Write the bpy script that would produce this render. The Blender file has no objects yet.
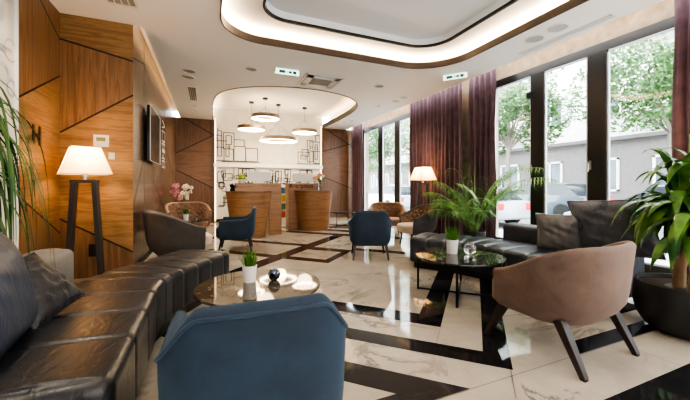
import bpy, bmesh, math, random
from mathutils import Vector, Matrix
from mathutils.geometry import tessellate_polygon
PI = math.pi
R = math.radians
random.seed(11)
scene = bpy.context.scene
COL = scene.collection
CH = 3.4      # ceiling height

# ---------------------------------------------------------------- node helpers
def new_mat(name):
    m = bpy.data.materials.new(name); m.use_nodes = True
    nt = m.node_tree; nt.nodes.clear()
    out = nt.nodes.new('ShaderNodeOutputMaterial')
    b = nt.nodes.new('ShaderNodeBsdfPrincipled')
    nt.links.new(b.outputs[0], out.inputs[0])
    return m, nt, b, out

def N(nt, t, **kw):
    n = nt.nodes.new(t)
    for k, v in kw.items():
        if k.startswith('_'): setattr(n, k[1:], v)
        else: n.inputs[k].default_value = v
    return n

def coords(nt, scale=(1, 1, 1), kind='Object', rot=(0, 0, 0)):
    if kind == 'Position':
        g = nt.nodes.new('ShaderNodeNewGeometry'); src = g.outputs['Position']
    else:
        g = nt.nodes.new('ShaderNodeTexCoord'); src = g.outputs[kind]
    mp = nt.nodes.new('ShaderNodeMapping')
    mp.inputs['Scale'].default_value = scale; mp.inputs['Rotation'].default_value = rot
    nt.links.new(src, mp.inputs[0])
    return mp.outputs[0]

def ramp(nt, src, stops):
    r = nt.nodes.new('ShaderNodeValToRGB')
    el = r.color_ramp.elements
    while len(el) < len(stops): el.new(0.5)
    for e, (p, c) in zip(el, stops):
        e.position = p; e.color = (c[0], c[1], c[2], 1)
    nt.links.new(src, r.inputs[0])
    return r.outputs[0]

def add_bump(nt, b, src, strength=0.2, dist=0.01):
    bp = nt.nodes.new('ShaderNodeBump')
    bp.inputs['Strength'].default_value = strength; bp.inputs['Distance'].default_value = dist
    nt.links.new(src, bp.inputs['Height']); nt.links.new(bp.outputs[0], b.inputs['Normal'])

def plain(name, col, rough=0.5, metal=0.0, spec=0.5, vary=0.0, emit=None, es=0, coat=0.0):
    m, nt, b, o = new_mat(name)
    b.inputs['Base Color'].default_value = (*col, 1)
    b.inputs['Roughness'].default_value = rough
    b.inputs['Metallic'].default_value = metal
    b.inputs['Specular IOR Level'].default_value = spec
    b.inputs['Coat Weight'].default_value = coat
    if vary > 0:
        n = N(nt, 'ShaderNodeTexNoise', Scale=6.0, Detail=4.0)
        nt.links.new(coords(nt), n.inputs['Vector'])
        lo = tuple(c * (1 - vary) for c in col); hi = tuple(min(1, c * (1 + vary)) for c in col)
        nt.links.new(ramp(nt, n.outputs['Fac'], [(0.3, lo), (0.7, hi)]), b.inputs['Base Color'])
    if emit:
        b.inputs['Emission Color'].default_value = (*emit, 1)
        b.inputs['Emission Strength'].default_value = es
    return m

def velvet(name, col, hi, sheen=0.5, ns=9):
    m, nt, b, o = new_mat(name)
    n = N(nt, 'ShaderNodeTexNoise', Scale=ns, Detail=5.0, Roughness=0.6, Distortion=0.4)
    nt.links.new(coords(nt), n.inputs['Vector'])
    c = ramp(nt, n.outputs['Fac'], [(0.35, col), (0.72, hi)])
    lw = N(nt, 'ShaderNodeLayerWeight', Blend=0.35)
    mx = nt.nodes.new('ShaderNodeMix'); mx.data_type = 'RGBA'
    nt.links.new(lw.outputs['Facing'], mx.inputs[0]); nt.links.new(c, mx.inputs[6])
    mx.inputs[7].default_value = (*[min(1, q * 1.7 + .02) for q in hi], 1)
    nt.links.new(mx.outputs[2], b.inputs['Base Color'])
    b.inputs['Roughness'].default_value = 0.75
    b.inputs['Sheen Weight'].default_value = sheen
    b.inputs['Sheen Tint'].default_value = (*[min(1, q * 2 + .1) for q in hi], 1)
    n2 = N(nt, 'ShaderNodeTexNoise', Scale=260.0, Detail=2.0)
    nt.links.new(coords(nt), n2.inputs['Vector'])
    add_bump(nt, b, n2.outputs['Fac'], 0.15, 0.002)
    return m

def leather(name, lo, hi, rough=0.33, wr=1.0):
    m, nt, b, o = new_mat(name)
    n = N(nt, 'ShaderNodeTexNoise', Scale=5.0, Detail=4.0, Distortion=0.6)
    nt.links.new(coords(nt), n.inputs['Vector'])
    nt.links.new(ramp(nt, n.outputs['Fac'], [(0.3, lo), (0.75, hi)]), b.inputs['Base Color'])
    nt.links.new(ramp(nt, n.outputs['Fac'], [(0.2, (rough * .8,) * 3), (0.8, (rough * 1.25,) * 3)]), b.inputs['Roughness'])
    w = N(nt, 'ShaderNodeTexNoise', Scale=7.0, Detail=3.0, Roughness=.55, Distortion=1.5)
    nt.links.new(coords(nt, (1.8, .7, 1)), w.inputs['Vector'])
    v = N(nt, 'ShaderNodeTexVoronoi', Scale=240.0)
    nt.links.new(coords(nt), v.inputs['Vector'])
    bp = N(nt, 'ShaderNodeBump', Strength=0.55 * wr, Distance=0.022)
    nt.links.new(w.outputs['Fac'], bp.inputs['Height'])
    bp2 = N(nt, 'ShaderNodeBump', Strength=0.12, Distance=0.002)
    nt.links.new(v.outputs['Distance'], bp2.inputs['Height']); nt.links.new(bp.outputs[0], bp2.inputs['Normal'])
    nt.links.new(bp2.outputs[0], b.inputs['Normal'])
    return m

def wood(name, direction, dark, light, rough=0.35, kind='Position', sc=1.0):
    m, nt, b, o = new_mat(name)
    s = {'h': (0.55, 0.55, 9), 'v': (8, 8, 0.35)}[direction]
    v = coords(nt, tuple(q * sc for q in s), kind)
    n = N(nt, 'ShaderNodeTexNoise', Scale=1.6, Detail=6.0, Roughness=0.6, Distortion=0.35)
    nt.links.new(v, n.inputs['Vector'])
    n2 = N(nt, 'ShaderNodeTexNoise', Scale=9.0, Detail=4.0, Roughness=.7)
    nt.links.new(v, n2.inputs['Vector'])
    mx = nt.nodes.new('ShaderNodeMath'); mx.operation = 'MULTIPLY_ADD'
    nt.links.new(n2.outputs['Fac'], mx.inputs[0]); mx.inputs[1].default_value = .45
    nt.links.new(n.outputs['Fac'], mx.inputs[2])
    mid = tuple((a + c) / 2 for a, c in zip(dark, light))
    mix = lambda p, q, t: tuple(a * (1 - t) + c * t for a, c in zip(p, q))
    c = ramp(nt, mx.outputs[0], [(0.50, mix(dark, mid, .45)), (0.64, mid), (0.76, mix(mid, light, .8)), (0.84, mix(dark, mid, .7)), (.93, mid)])
    nt.links.new(c, b.inputs['Base Color'])
    b.inputs['Roughness'].default_value = rough
    return m

def marble(name, base, base2, vein, vein_w=0.03, scale=0.9, rough=0.07, kind='Position', amt=.75, spec=.5):
    m, nt, b, o = new_mat(name)
    v = coords(nt, (1, 1, 1), kind)
    d = N(nt, 'ShaderNodeTexNoise', Scale=scale * 1.3, Detail=7.0, Roughness=0.62, Distortion=1.4)
    nt.links.new(v, d.inputs['Vector'])
    sub = nt.nodes.new('ShaderNodeMath'); sub.operation = 'SUBTRACT'; sub.inputs[1].default_value = 0.5
    nt.links.new(d.outputs['Fac'], sub.inputs[0])
    ab = nt.nodes.new('ShaderNodeMath'); ab.operation = 'ABSOLUTE'
    nt.links.new(sub.outputs[0], ab.inputs[0])
    veinf = ramp(nt, ab.outputs[0], [(0.0, (amt,) * 3), (vein_w, (0, 0, 0))])
    br = N(nt, 'ShaderNodeTexNoise', Scale=scale * 2.2, Detail=2.0)
    nt.links.new(v, br.inputs['Vector'])
    mk = ramp(nt, br.outputs['Fac'], [(0.42, (0, 0, 0)), (0.62, (1, 1, 1))])
    mul = nt.nodes.new('ShaderNodeMath'); mul.operation = 'MULTIPLY'
    nt.links.new(veinf, mul.inputs[0]); nt.links.new(mk, mul.inputs[1])
    cl = N(nt, 'ShaderNodeTexNoise', Scale=scale * 2, Detail=8.0, Roughness=.7)
    nt.links.new(v, cl.inputs['Vector'])
    bc = ramp(nt, cl.outputs['Fac'], [(0.3, base2), (0.65, base)])
    mx = nt.nodes.new('ShaderNodeMix'); mx.data_type = 'RGBA'
    nt.links.new(mul.outputs[0], mx.inputs[0]); nt.links.new(bc, mx.inputs[6]); mx.inputs[7].default_value = (*vein, 1)
    nt.links.new(mx.outputs[2], b.inputs['Base Color'])
    b.inputs['Roughness'].default_value = rough
    b.inputs['Specular IOR Level'].default_value = spec
    return m

def emis(name, col, s):
    m, nt, b, o = new_mat(name)
    b.inputs['Base Color'].default_value = (*col, 1)
    b.inputs['Emission Color'].default_value = (*col, 1); b.inputs['Emission Strength'].default_value = s
    return m

def thin_glass(name, tint=(1, 1, 1), refl=0.06):
    m = bpy.data.materials.new(name); m.use_nodes = True
    nt = m.node_tree; nt.nodes.clear()
    out = nt.nodes.new('ShaderNodeOutputMaterial')
    t = N(nt, 'ShaderNodeBsdfTransparent', Color=(*tint, 1))
    g = N(nt, 'ShaderNodeBsdfGlossy', Roughness=0.02)
    mx = N(nt, 'ShaderNodeMixShader', Fac=refl)
    nt.links.new(t.outputs[0], mx.inputs[1]); nt.links.new(g.outputs[0], mx.inputs[2]); nt.links.new(mx.outputs[0], out.inputs[0])
    return m

def leafmat(name, lo, hi, rough=0.4, trans=0.25):
    m, nt, b, o = new_mat(name)
    n = N(nt, 'ShaderNodeTexNoise', Scale=7.0, Detail=2.0)
    nt.links.new(coords(nt), n.inputs['Vector'])
    c = ramp(nt, n.outputs['Fac'], [(0.35, lo), (0.65, hi)])
    nt.links.new(c, b.inputs['Base Color']); b.inputs['Roughness'].default_value = rough
    tr = nt.nodes.new('ShaderNodeBsdfTranslucent'); nt.links.new(c, tr.inputs[0])
    mx = N(nt, 'ShaderNodeMixShader', Fac=trans)
    nt.links.new(b.outputs[0], mx.inputs[1]); nt.links.new(tr.outputs[0], mx.inputs[2]); nt.links.new(mx.outputs[0], o.inputs[0])
    return m

WD, WL = (0.085, 0.045, 0.018), (0.31, 0.180, 0.080)
M = dict(
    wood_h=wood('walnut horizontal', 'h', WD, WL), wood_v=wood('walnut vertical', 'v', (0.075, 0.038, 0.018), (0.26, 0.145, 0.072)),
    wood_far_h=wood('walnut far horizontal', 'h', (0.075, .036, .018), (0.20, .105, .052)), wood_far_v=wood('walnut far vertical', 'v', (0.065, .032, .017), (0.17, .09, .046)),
    taupe=wood('lacquered taupe veneer', 'v', (0.075, .048, .030), (0.17, .110, .072), rough=0.24),
    desk=wood('desk walnut', 'h', (0.15, 0.075, 0.034), (0.36, 0.19, 0.09), kind='Position'),
    groove=plain('dark groove', (0.012, 0.007, 0.005), 0.5),
    ceil=plain('ceiling paint', (0.80, 0.79, 0.775), 0.7), ceil_in=plain('tray ceiling paint', (0.86, 0.84, 0.81), 0.7),
    tray_grey=plain('grey tray panel', (0.74, 0.76, 0.79), 0.5),
    lip=plain('bronze cove lip', (0.04, 0.027, 0.019), 0.4), blacktrim=plain('black trim', (0.012, 0.012, 0.013), 0.4),
    white=plain('white paint', (0.82, 0.80, 0.77), 0.5), wallpaper=plain('white wallpaper', (0.64, 0.62, 0.575), 0.6, vary=.06),
    beige=plain('beige textured wallcovering', (0.36, 0.29, 0.22), 0.8, vary=.25),
    ink=plain('drawing ink', (0.05, 0.045, 0.04), 0.7),
    marble=marble('cream marble', (0.52, 0.475, 0.405), (0.35, 0.31, 0.26), (0.10, 0.09, 0.085), 0.022, 0.55, 0.06),
    black=marble('black marble', (0.012, 0.012, 0.014), (0.022, 0.021, 0.023), (0.16, .15, .15), 0.006, 1.6, 0.06, amt=.3),
    frame=plain('anthracite window frame', (0.013, 0.0115, 0.0115), 0.33, metal=.0), gasket=plain('silver glazing bead', (0.45, 0.48, 0.52), 0.35, metal=.4),
    glass=thin_glass('window glass'), steel=plain('brushed steel', (0.55, 0.54, 0.52), 0.3, metal=1),
    curtain=velvet('plum curtain', (0.052, 0.026, 0.036), (0.100, 0.055, 0.070), .4, 5),
    blue=velvet('blue velvet', (0.007, 0.018, 0.036), (0.013, 0.033, 0.060), .15, 7), blue_pipe=velvet('blue piping', (0.008, 0.02, 0.04), (0.016, 0.036, 0.066), .3),
    brown=velvet('rosy brown velvet', (0.074, 0.048, 0.037), (0.128, 0.086, 0.068), .2, 7), tan=velvet('tan velvet', (0.13, 0.075, 0.045), (0.25, 0.15, 0.095), .4, 8),
    beigev=velvet('beige seat velvet', (0.30, 0.23, 0.18), (0.42, 0.33, 0.26), .4, 8),
    greyshell=velvet('charcoal shell fabric', (0.030, 0.026, 0.026), (0.052, 0.045, 0.043), .2, 9),
    leg=plain('dark wooden leg', (0.022, 0.012, 0.009), 0.35), pad=plain('black foot pad', (0.01, 0.01, 0.01), 0.6),
    leatherL=leather('dark brown leather', (0.014, 0.0155, 0.020), (0.028, 0.029, 0.034), .33, .45),
    leatherR=leather('black navy leather', (0.024, 0.029, 0.038), (0.044, 0.052, 0.066), .32, .5),
    cushN=leather('navy leather', (0.025, 0.036, 0.062), (0.042, 0.058, 0.095), .42, .6), cushD=leather('black leather', (0.075, 0.081, 0.096), (0.145, 0.152, 0.172), .30, 1.0),
    cushT=leather('charcoal taupe leather', (0.11, 0.105, 0.10), (0.20, 0.19, 0.185), .32, .9),
    greyup=plain('grey upholstery', (0.19, 0.18, 0.17), 0.7, vary=.1),
    topL=marble('brown glossy marble', (0.09, 0.07, 0.05), (0.05, 0.038, 0.028), (0.35, 0.27, 0.2), 0.02, 4, 0.04, kind='Object'),
    topR=marble('black glossy marble', (0.02, 0.022, 0.022), (0.04, 0.042, 0.040), (0.4, 0.4, 0.38), 0.012, 4, 0.03, kind='Object'),
    iron=plain('black iron', (0.010, 0.010, 0.011), 0.4, metal=.5), lampwood=plain('dark stained lamp wood', (0.035, 0.030, 0.028), 0.45),
    pot=plain('white ceramic', (0.80, 0.79, 0.77), 0.25), soil=plain('soil', (0.03, 0.02, 0.012), 0.95), bigpot=plain('matte black planter', (0.018, 0.018, 0.019), 0.45, vary=.2),
    grass=leafmat('grass blades', (0.05, 0.15, 0.02), (0.16, 0.33, 0.05)), palm=leafmat('palm leaf', (0.06, 0.17, 0.04), (0.20, 0.36, 0.10), .35),
    drac=leafmat('broad glossy leaf', (0.022, 0.09, 0.02), (0.13, 0.26, 0.045), .25, .2), spider=leafmat('long strap leaf', (0.02, 0.075, 0.02), (0.08, 0.17, 0.04), .3, .2),
    cane=plain('cane bark', (0.26, 0.17, 0.095), 0.8, vary=.35), stem=plain('green stem', (0.12, 0.2, 0.05), 0.6),
    pink=plain('pink petal', (0.62, 0.22, 0.27), 0.5), petal=plain('cream petal', (0.75, 0.66, 0.52), 0.5), lime=plain('lime flower', (0.35, 0.48, 0.06), 0.6),
    darkleaf=plain('near black leaf', (0.012, 0.018, 0.012), 0.4),
    tulip=plain('coral petal', (0.75, 0.30, 0.25), 0.5), led=emis('warm led strip', (1.0, 0.74, 0.46), 42), led_w=emis('warm led strip soft', (1.0, 0.74, 0.46), 13),
    ring_led=emis('ring diffuser', (1.0, 0.80, 0.55), 9), ringbody=plain('bronze ring housing', (0.26, 0.20, 0.15), 0.4, metal=.5),
    bulb=emis('bulb glow', (1.0, 0.66, 0.32), 12), spotglow=plain('recessed reflector', (0.42, 0.40, 0.37), 0.35, metal=.3), grille=plain('grey grille', (0.30, 0.29, 0.27), 0.6),
    grille_d=plain('dark grille', (0.10, 0.095, 0.09), 0.6), plastic=plain('white plastic', (0.72, 0.71, 0.68), 0.4), lcd=plain('grey green display', (0.16, 0.20, 0.10), 0.3),
    exit_w=emis('lit sign face', (0.85, 1.0, 0.94), .7), exit_g=plain('sign green', (0.0, 0.16, 0.08), 0.5), tv=plain('tv screen', (0.006, 0.006, 0.007), 0.12), bronze=plain('bronze letter', (0.06, 0.035, 0.02), 0.35, metal=.5),
    screen_w=plain('white monitor shell', (0.8, 0.79, 0.77), 0.35), asphalt=plain('street asphalt', (0.20, 0.20, 0.21), 0.9, vary=.15), paving=plain('sidewalk paving', (0.45, 0.44, 0.42), 0.9, vary=.1),
    facade=plain('facade render', (0.17, 0.16, 0.15), 0.9, vary=.08), facade_up=plain('pale facade render', (0.72, 0.70, 0.66), 0.9, vary=.05), facade_dk=plain('dark facade ledge', (0.12, 0.11, 0.11), 0.8),
    extglass=plain('facade glass', (0.10, 0.13, 0.16), 0.1), tleaf=leafmat('tree leaf', (0.035, 0.105, 0.025), (0.15, 0.29, 0.09), .6, .45), bark=plain('tree bark', (0.22, 0.19, 0.15), 0.9, vary=.2),
    car_w=plain('silver car paint', (0.55, 0.58, 0.62), 0.2, metal=.3, coat=.5), car_b=plain('dark car paint', (0.10, 0.12, 0.15), 0.2, coat=.6), car_r=plain('tail light', (0.65, 0.02, 0.03), 0.25, emit=(1, .03, .05), es=.5),
    car_g=plain('car glass', (0.04, 0.05, 0.06), 0.08), tyre=plain('tyre rubber', (0.02, 0.02, 0.02), 0.8), red=plain('red paint', (0.5, 0.04, 0.04), 0.5), teal=plain('teal cloth', (0.05, .35, .28), .7),
    clear=None)

def glassball():
    m, nt, b, o = new_mat('clear glass')
    b.inputs['Transmission Weight'].default_value = 1.0; b.inputs['Roughness'].default_value = 0.0; b.inputs['IOR'].default_value = 1.45
    return m
M['clear'] = glassball(); M['pillowB'] = leather('crumpled black leather', (0.014, 0.014, 0.017), (0.030, 0.030, 0.036), .36, 1.0)
def facet():
    m, nt, b, o = new_mat('mirrored facets')
    v = N(nt, 'ShaderNodeTexVoronoi', Scale=34.0); nt.links.new(coords(nt), v.inputs['Vector'])
    nt.links.new(ramp(nt, v.outputs['Color'], [(0.3, (0.008, .012, .03)), (0.75, (0.25, .3, .36))]), b.inputs['Base Color'])
    b.inputs['Metallic'].default_value = .8; b.inputs['Roughness'].default_value = .12
    return m
M['facet'] = facet()
def shade():
    m, nt, b, o = new_mat('lamp shade fabric')
    b.inputs['Base Color'].default_value = (0.80, 0.64, 0.42, 1); b.inputs['Roughness'].default_value = .9
    w = N(nt, 'ShaderNodeTexWave', Scale=40.0, Distortion=0.0); nt.links.new(coords(nt, (1, 1, 0)), w.inputs['Vector'])
    g = nt.nodes.new('ShaderNodeNewGeometry')
    b.inputs['Emission Color'].default_value = (1.0, 0.70, 0.36, 1); b.inputs['Emission Strength'].default_value = .14
    tr = N(nt, 'ShaderNodeBsdfTranslucent', Color=(1, .86, .62, 1)); mx = N(nt, 'ShaderNodeMixShader', Fac=.55)
    nt.links.new(b.outputs[0], mx.inputs[1]); nt.links.new(tr.outputs[0], mx.inputs[2]); nt.links.new(mx.outputs[0], o.inputs[0])
    add_bump(nt, b, w.outputs['Fac'], .2, .003)
    return m
M['shade'] = shade()

# ---------------------------------------------------------------- mesh helpers
class MB:
    def __init__(s): s.v = []; s.f = []; s.mi = []; s.m = 0
    def vert(s, p): s.v.append(tuple(p)); return len(s.v) - 1
    def face(s, idx): s.f.append(tuple(idx)); s.mi.append(s.m)
    def poly(s, pts): s.face([s.vert(p) for p in pts]); return s
    def box(s, c, d, rz=0, taper=1.0, mat=None):
        cx, cy, cz = c; hx, hy, hz = d[0] / 2, d[1] / 2, d[2] / 2
        b = len(s.v); q = [(-1, -1), (1, -1), (1, 1), (-1, 1)]
        for z, t in ((-hz, taper), (hz, 1.0)):
            for a, e in q:
                x, y = a * hx * t, e * hy * t
                p = Vector((x * math.cos(rz) - y * math.sin(rz), x * math.sin(rz) + y * math.cos(rz), z))
                if mat is not None: p = mat @ p
                s.v.append((p.x + cx, p.y + cy, p.z + cz))
        for f in ((3, 2, 1, 0), (4, 5, 6, 7), (0, 1, 5, 4), (1, 2, 6, 5), (2, 3, 7, 6), (3, 0, 4, 7)): s.face([b + i for i in f])
        return s
    def loft(s, loops, closed=True, caps=True):
        b = len(s.v); n = len(loops[0])
        for l in loops:
            for p in l: s.v.append(tuple(p))
        for i in range(len(loops) - 1):
            for j in range(n if closed else n - 1):
                k = (j + 1) % n
                s.face((b + i * n + j, b + i * n + k, b + (i + 1) * n + k, b + (i + 1) * n + j))
        if caps:
            s.face([b + j for j in range(n)][::-1]); s.face([b + (len(loops) - 1) * n + j for j in range(n)])
        return s
    def tube(s, pts, r, n=8, caps=True, closed=False):
        pts = [Vector(p) for p in pts]
        rr = r if isinstance(r, (list, tuple)) else [r] * len(pts)
        loops = []; up = None
        for i, p in enumerate(pts):
            if closed: t = pts[(i + 1) % len(pts)] - pts[i - 1]
            else: t = pts[min(i + 1, len(pts) - 1)] - pts[max(i - 1, 0)]
            t.normalize()
            if up is None:
                up = Vector((0, 0, 1)) if abs(t.z) < .9 else Vector((1, 0, 0))
            a = t.cross(up); 
            if a.length < 1e-4: a = t.orthogonal()
            a.normalize(); up = a.cross(t).normalized()
            loops.append([p + (a * math.cos(q * 2 * PI / n) + up * math.sin(q * 2 * PI / n)) * rr[i] for q in range(n)])
        if closed: loops.append(loops[0]); caps = False
        return s.loft(loops, True, caps)
    def bar(s, p0, p1, w, d=None, w1=None):      # square bar p0->p1
        d = d or w; w1 = w1 or w
        p0, p1 = Vector(p0), Vector(p1); t = (p1 - p0).normalized()
        up = Vector((0, 1, 0)) if abs(t.y) < .9 else Vector((0, 0, 1))
        a = t.cross(up).normalized(); c = a.cross(t).normalized()
        L = []
        for p, k in ((p0, 1), (p1, w1 / w)):
            L.append([p + a * (w / 2 * k * i) + c * (d / 2 * k * j) for i, j in ((-1, -1), (1, -1), (1, 1), (-1, 1))])
        return s.loft(L)
    def lathe(s, prof, c=(0, 0, 0), n=28, caps=True):
        L = [[(c[0] + r * math.cos(q * 2 * PI / n), c[1] + r * math.sin(q * 2 * PI / n), c[2] + z) for q in range(n)] for r, z in prof]
        return s.loft(L, True, caps)
    def ball(s, c, r, n=14, m=9):
        prof = [(max(1e-4, r[0] * math.sin(PI * i / m)), -r[2] * math.cos(PI * i / m)) for i in range(m + 1)]
        L = [[(c[0] + q * math.cos(t * 2 * PI / n), c[1] + q * math.sin(t * 2 * PI / n) * r[1] / r[0], c[2] + z) for t in range(n)] for q, z in prof]
        return s.loft(L)
    def grid(s, fn, nu, nv):
        b = len(s.v)
        for i in range(nu + 1):
            for j in range(nv + 1): s.v.append(tuple(fn(i / nu, j / nv)))
        for i in range(nu):
            for j in range(nv):
                a = b + i * (nv + 1) + j; s.face((a, a + nv + 1, a + nv + 2, a + 1))
        return s
    def build(s, name, mats, parent=None, smooth=False, bevel=0, subsurf=0, loc=None, rot=None, angle=40):
        me = bpy.data.meshes.new(name); me.from_pydata(s.v, [], s.f)
        if not isinstance(mats, (list, tuple)): mats = [mats]
        for m in mats: me.materials.append(m)
        me.polygons.foreach_set('material_index', s.mi)
        bm = bmesh.new(); bm.from_mesh(me); bmesh.ops.recalc_face_normals(bm, faces=bm.faces)
        if smooth:
            for f in bm.faces: f.smooth = True
            for e in bm.edges:
                if len(e.link_faces) == 2 and e.calc_face_angle(0) > R(angle): e.smooth = False
        bm.to_mesh(me); bm.free(); me.update()
        o = bpy.data.objects.new(name, me); COL.objects.link(o)
        if parent: o.parent = parent
        if loc: o.location = loc
        if rot: o.rotation_euler = rot
        if bevel:
            m = o.modifiers.new('bevel', 'BEVEL'); m.width = bevel; m.segments = 2; m.limit_method = 'ANGLE'; m.angle_limit = R(35)
        if subsurf:
            m = o.modifiers.new('sub', 'SUBSURF'); m.levels = subsurf; m.render_levels = subsurf
        return o

def tag(o, label, cat, group=None, kind=None):
    o['label'] = label; o['category'] = cat
    if group: o['group'] = group
    if kind: o['kind'] = kind
    return o
def thing(name, label, cat, loc=(0, 0, 0), rz=0, group=None):
    o = bpy.data.objects.new(name, None); COL.objects.link(o); o.empty_display_size = .1
    o.location = loc; o.rotation_euler = (0, 0, rz)
    return tag(o, label, cat, group)
def struct(o): o['kind'] = 'structure'; return o
def dup(o, loc=None, rz=None, label=None, group=None, parent=None):
    c = o.copy(); COL.objects.link(c)
    if parent: c.parent = parent
    if loc is not None: c.location = loc
    if rz is not None: c.rotation_euler = (c.rotation_euler[0], c.rotation_euler[1], rz)
    if label: c['label'] = label
    if group: c['group'] = group
    for ch in list(o.children): dup(ch, parent=c)
    return c

def flat(mb, pts2, z, holes=()):
    polys = [[Vector((p[0], p[1], 0)) for p in pts2]] + [[Vector((p[0], p[1], 0)) for p in h] for h in holes]
    tris = tessellate_polygon(polys)
    allp = [p for pl in polys for p in pl]; b = len(mb.v)
    for p in allp: mb.v.append((p.x, p.y, z))
    for t in tris: mb.face([b + i for i in t])
    return mb

# ================================================================ ROOM
X0, XI, XR, XC, YB, YF = -1.73, -0.94, 5.5, 4.97, 11.6, -2.0
# ---- floor with marble inlays
def sd(s, d): return ((s + d) / 2, (s - d) / 2)
fl = MB(); fl.poly([(X0, YF, 0), (XR, YF, 0), (XR, YB, 0), (X0, YB, 0)])
fl.m = 1; zi = .0012
def band(s0, s1, d0, d1, z=zi): fl.poly([(*sd(a, b), z) for a, b in ((s0, d0), (s1, d0), (s1, d1), (s0, d1))])
band(4.03, 4.35, -3.4, -.39)                    # band A
band(4.35, 7.6, -.69, -.39)                     # column under the right table
band(3.34, 3.60, -3.2, .32)                     # band B
band(3.60, 7.2, .07, .32)                       # column under the brown chair
band(6.45, 6.73, -6.6, -3.0); band(7.65, 8.0, -4.55, -3.0); band(6.73, 7.65, -4.55, -4.17); band(6.73, 7.65, -3.2, -3.0)   # diamond frame
band(4.35, 6.45, -4.55, -4.17); band(8.0, 10.2, -4.55, -4.17)
band(8.0, 8.3, -8.2, -4.55); band(8.0, 8.3, -3.0, -.4)
band(10.2, 10.55, -8.0, -2.0); band(11.1, 11.5, -7.4, -3.4); band(12.0, 12.3, -7.4, -3.4)
# band C and the notched wedge, cut along y=1.47
fl.poly([(1.43, 1.47, zi), (1.0, 1.9, zi), (-.3, 3.2, zi), (-.55, 3.15, zi), (1.0, 1.6, zi), (1.17, 1.47, zi)])
fl.poly([(-.9, 1.47, zi), (1.17, 1.47, zi), (1.0, 1.6, zi), (-.9, 1.6, zi)])
fl.poly([(2.33, 1.46, zi), (4.9, 1.46, zi), (4.9, 1.61, zi), (2.50, 1.61, zi)])
fl.poly([(3.0, 1.78, zi), (5.2, 1.78, zi), (5.2, 1.95, zi), (3.0, 1.95, zi)])
fl.poly([(1.6, .72, zi), (5.2, .72, zi), (5.2, 1.10, zi), (1.6, 1.10, zi)])
fl.poly([(1.6, YF, zi), (1.95, YF, zi), (1.95, .72, zi), (1.6, .72, zi)])
fl.m = 2                                         # fine joints between slabs
def joint(a, b, w=.006):
    a, b = Vector((*a, .0016)), Vector((*b, .0016)); n = (b - a).cross(Vector((0, 0, 1))).normalized() * w / 2
    fl.poly([a - n, b - n, b + n, a + n])
joint((-.9, 1.465), (4.9, 1.465)); joint(sd(3.6, -.39), sd(4.03, -.39)); joint(sd(4.35, -1.9), sd(6.45, -1.9)); joint(sd(5.4, -4.17), sd(5.4, -.69)); joint((3.0, .72), (3.0, 1.1)); joint(sd(4.9, .07), sd(4.9, -.39))
joint(sd(2.9, .3), sd(3.34, .3)); joint((.3, -2), (.3, 1.47)); joint((2.9, 1.1), (2.9, 1.46))
floor = struct(fl.build('floor', [M['marble'], M['black'], plain('joint', (0.16, .14, .12), .5)]))

# ---- ceiling with two recesses
def rrect(x0, y0, x1, y1, rl, rr, n=12):
    pts = []
    for cx, cy, r, a0 in ((x1 - rr, y1 - rr, rr, 0), (x0 + rl, y1 - rl, rl, 90), (x0 + rl, y0 + rl, rl, 180), (x1 - rr, y0 + rr, rr, 270)):
        for i in range(n + 1):
            a = R(a0 + 90 * i / n); pts.append((cx + r * math.cos(a), cy + r * math.sin(a)))
    return pts
def catmull(P, k=8):
    out = []
    for i in range(len(P) - 1):
        p0, p1, p2, p3 = P[max(i - 1, 0)], P[i], P[i + 1], P[min(i + 2, len(P) - 1)]
        for j in range(k):
            t = j / k
            out.append(tuple(.5 * (2 * b + (c - a) * t + (2 * a - 5 * b + 4 * c - d) * t * t + (3 * b - a - 3 * c + d) * t ** 3) for a, b, c, d in zip(p0, p1, p2, p3)))
    out.append(tuple(P[-1])); return out
tray = rrect(.16, -.6, 4.12, 5.08, .62, .85)
drec = catmull([(.16, 11.6), (.14, 10.2), (.14, 9.1), (.26, 8.2), (.62, 7.62), (1.2, 7.25), (1.9, 7.06), (2.63, 7.1), (3.27, 7.38), (3.73, 7.95), (3.95, 8.8), (4.02, 10.0), (4.0, 11.6)], 7)
def offset_loop(P, d, closed=True):
    out = []
    n = len(P)
    for i in range(n):
        a = Vector(P[i - 1] if (closed or i) else P[i]); b = Vector(P[(i + 1) % n] if (closed or i < n - 1) else P[i]); t = (b - a)
        if t.length < 1e-6: t = Vector((1, 0))
        t.normalize(); out.append((P[i][0] + t.y * d, P[i][1] - t.x * d))
    return out
ce = MB()
outer = [(X0, YF), (XC, YF), (XC, YB), (-.82, YB), (-.82, 5.19), (X0, 5.19)]
dh = [(x, min(y, YB - .0005)) for x, y in drec]
flat(ce, outer, CH, [tray, dh])
for (a, b) in zip(outer, outer[1:]):             # slot reveals
    if a[0] == XC and b[0] == XC or a[0] == -.82: ce.poly([(a[0], a[1], CH), (b[0], b[1], CH), (b[0], b[1], CH + .05), (a[0], a[1], CH + .05)])
# top plates above the slots
ce.poly([(XC - .02, YF, CH + .28), (XR, YF, CH + .28), (XR, YB, CH + .28), (XC - .02, YB, CH + .28)])
ce.poly([(XI - .01, 5.19, CH + .18), (-.5, 5.19, CH + .18), (-.5, YB, CH + .18), (XI - .01, YB, CH + .18)])
ce.poly([(XC - .25, YF, CH + .28), (XC - .25, YB, CH + .28), (XC - .25, YB, CH), (XC - .25, YF, CH)])
ce.poly([(-.5, 5.19, CH + .2), (-.5, YB, CH + .2), (-.5, YB, CH), (-.5, 5.19, CH)])
ceiling = struct(ce.build('ceiling', M['ceil']))
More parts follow.
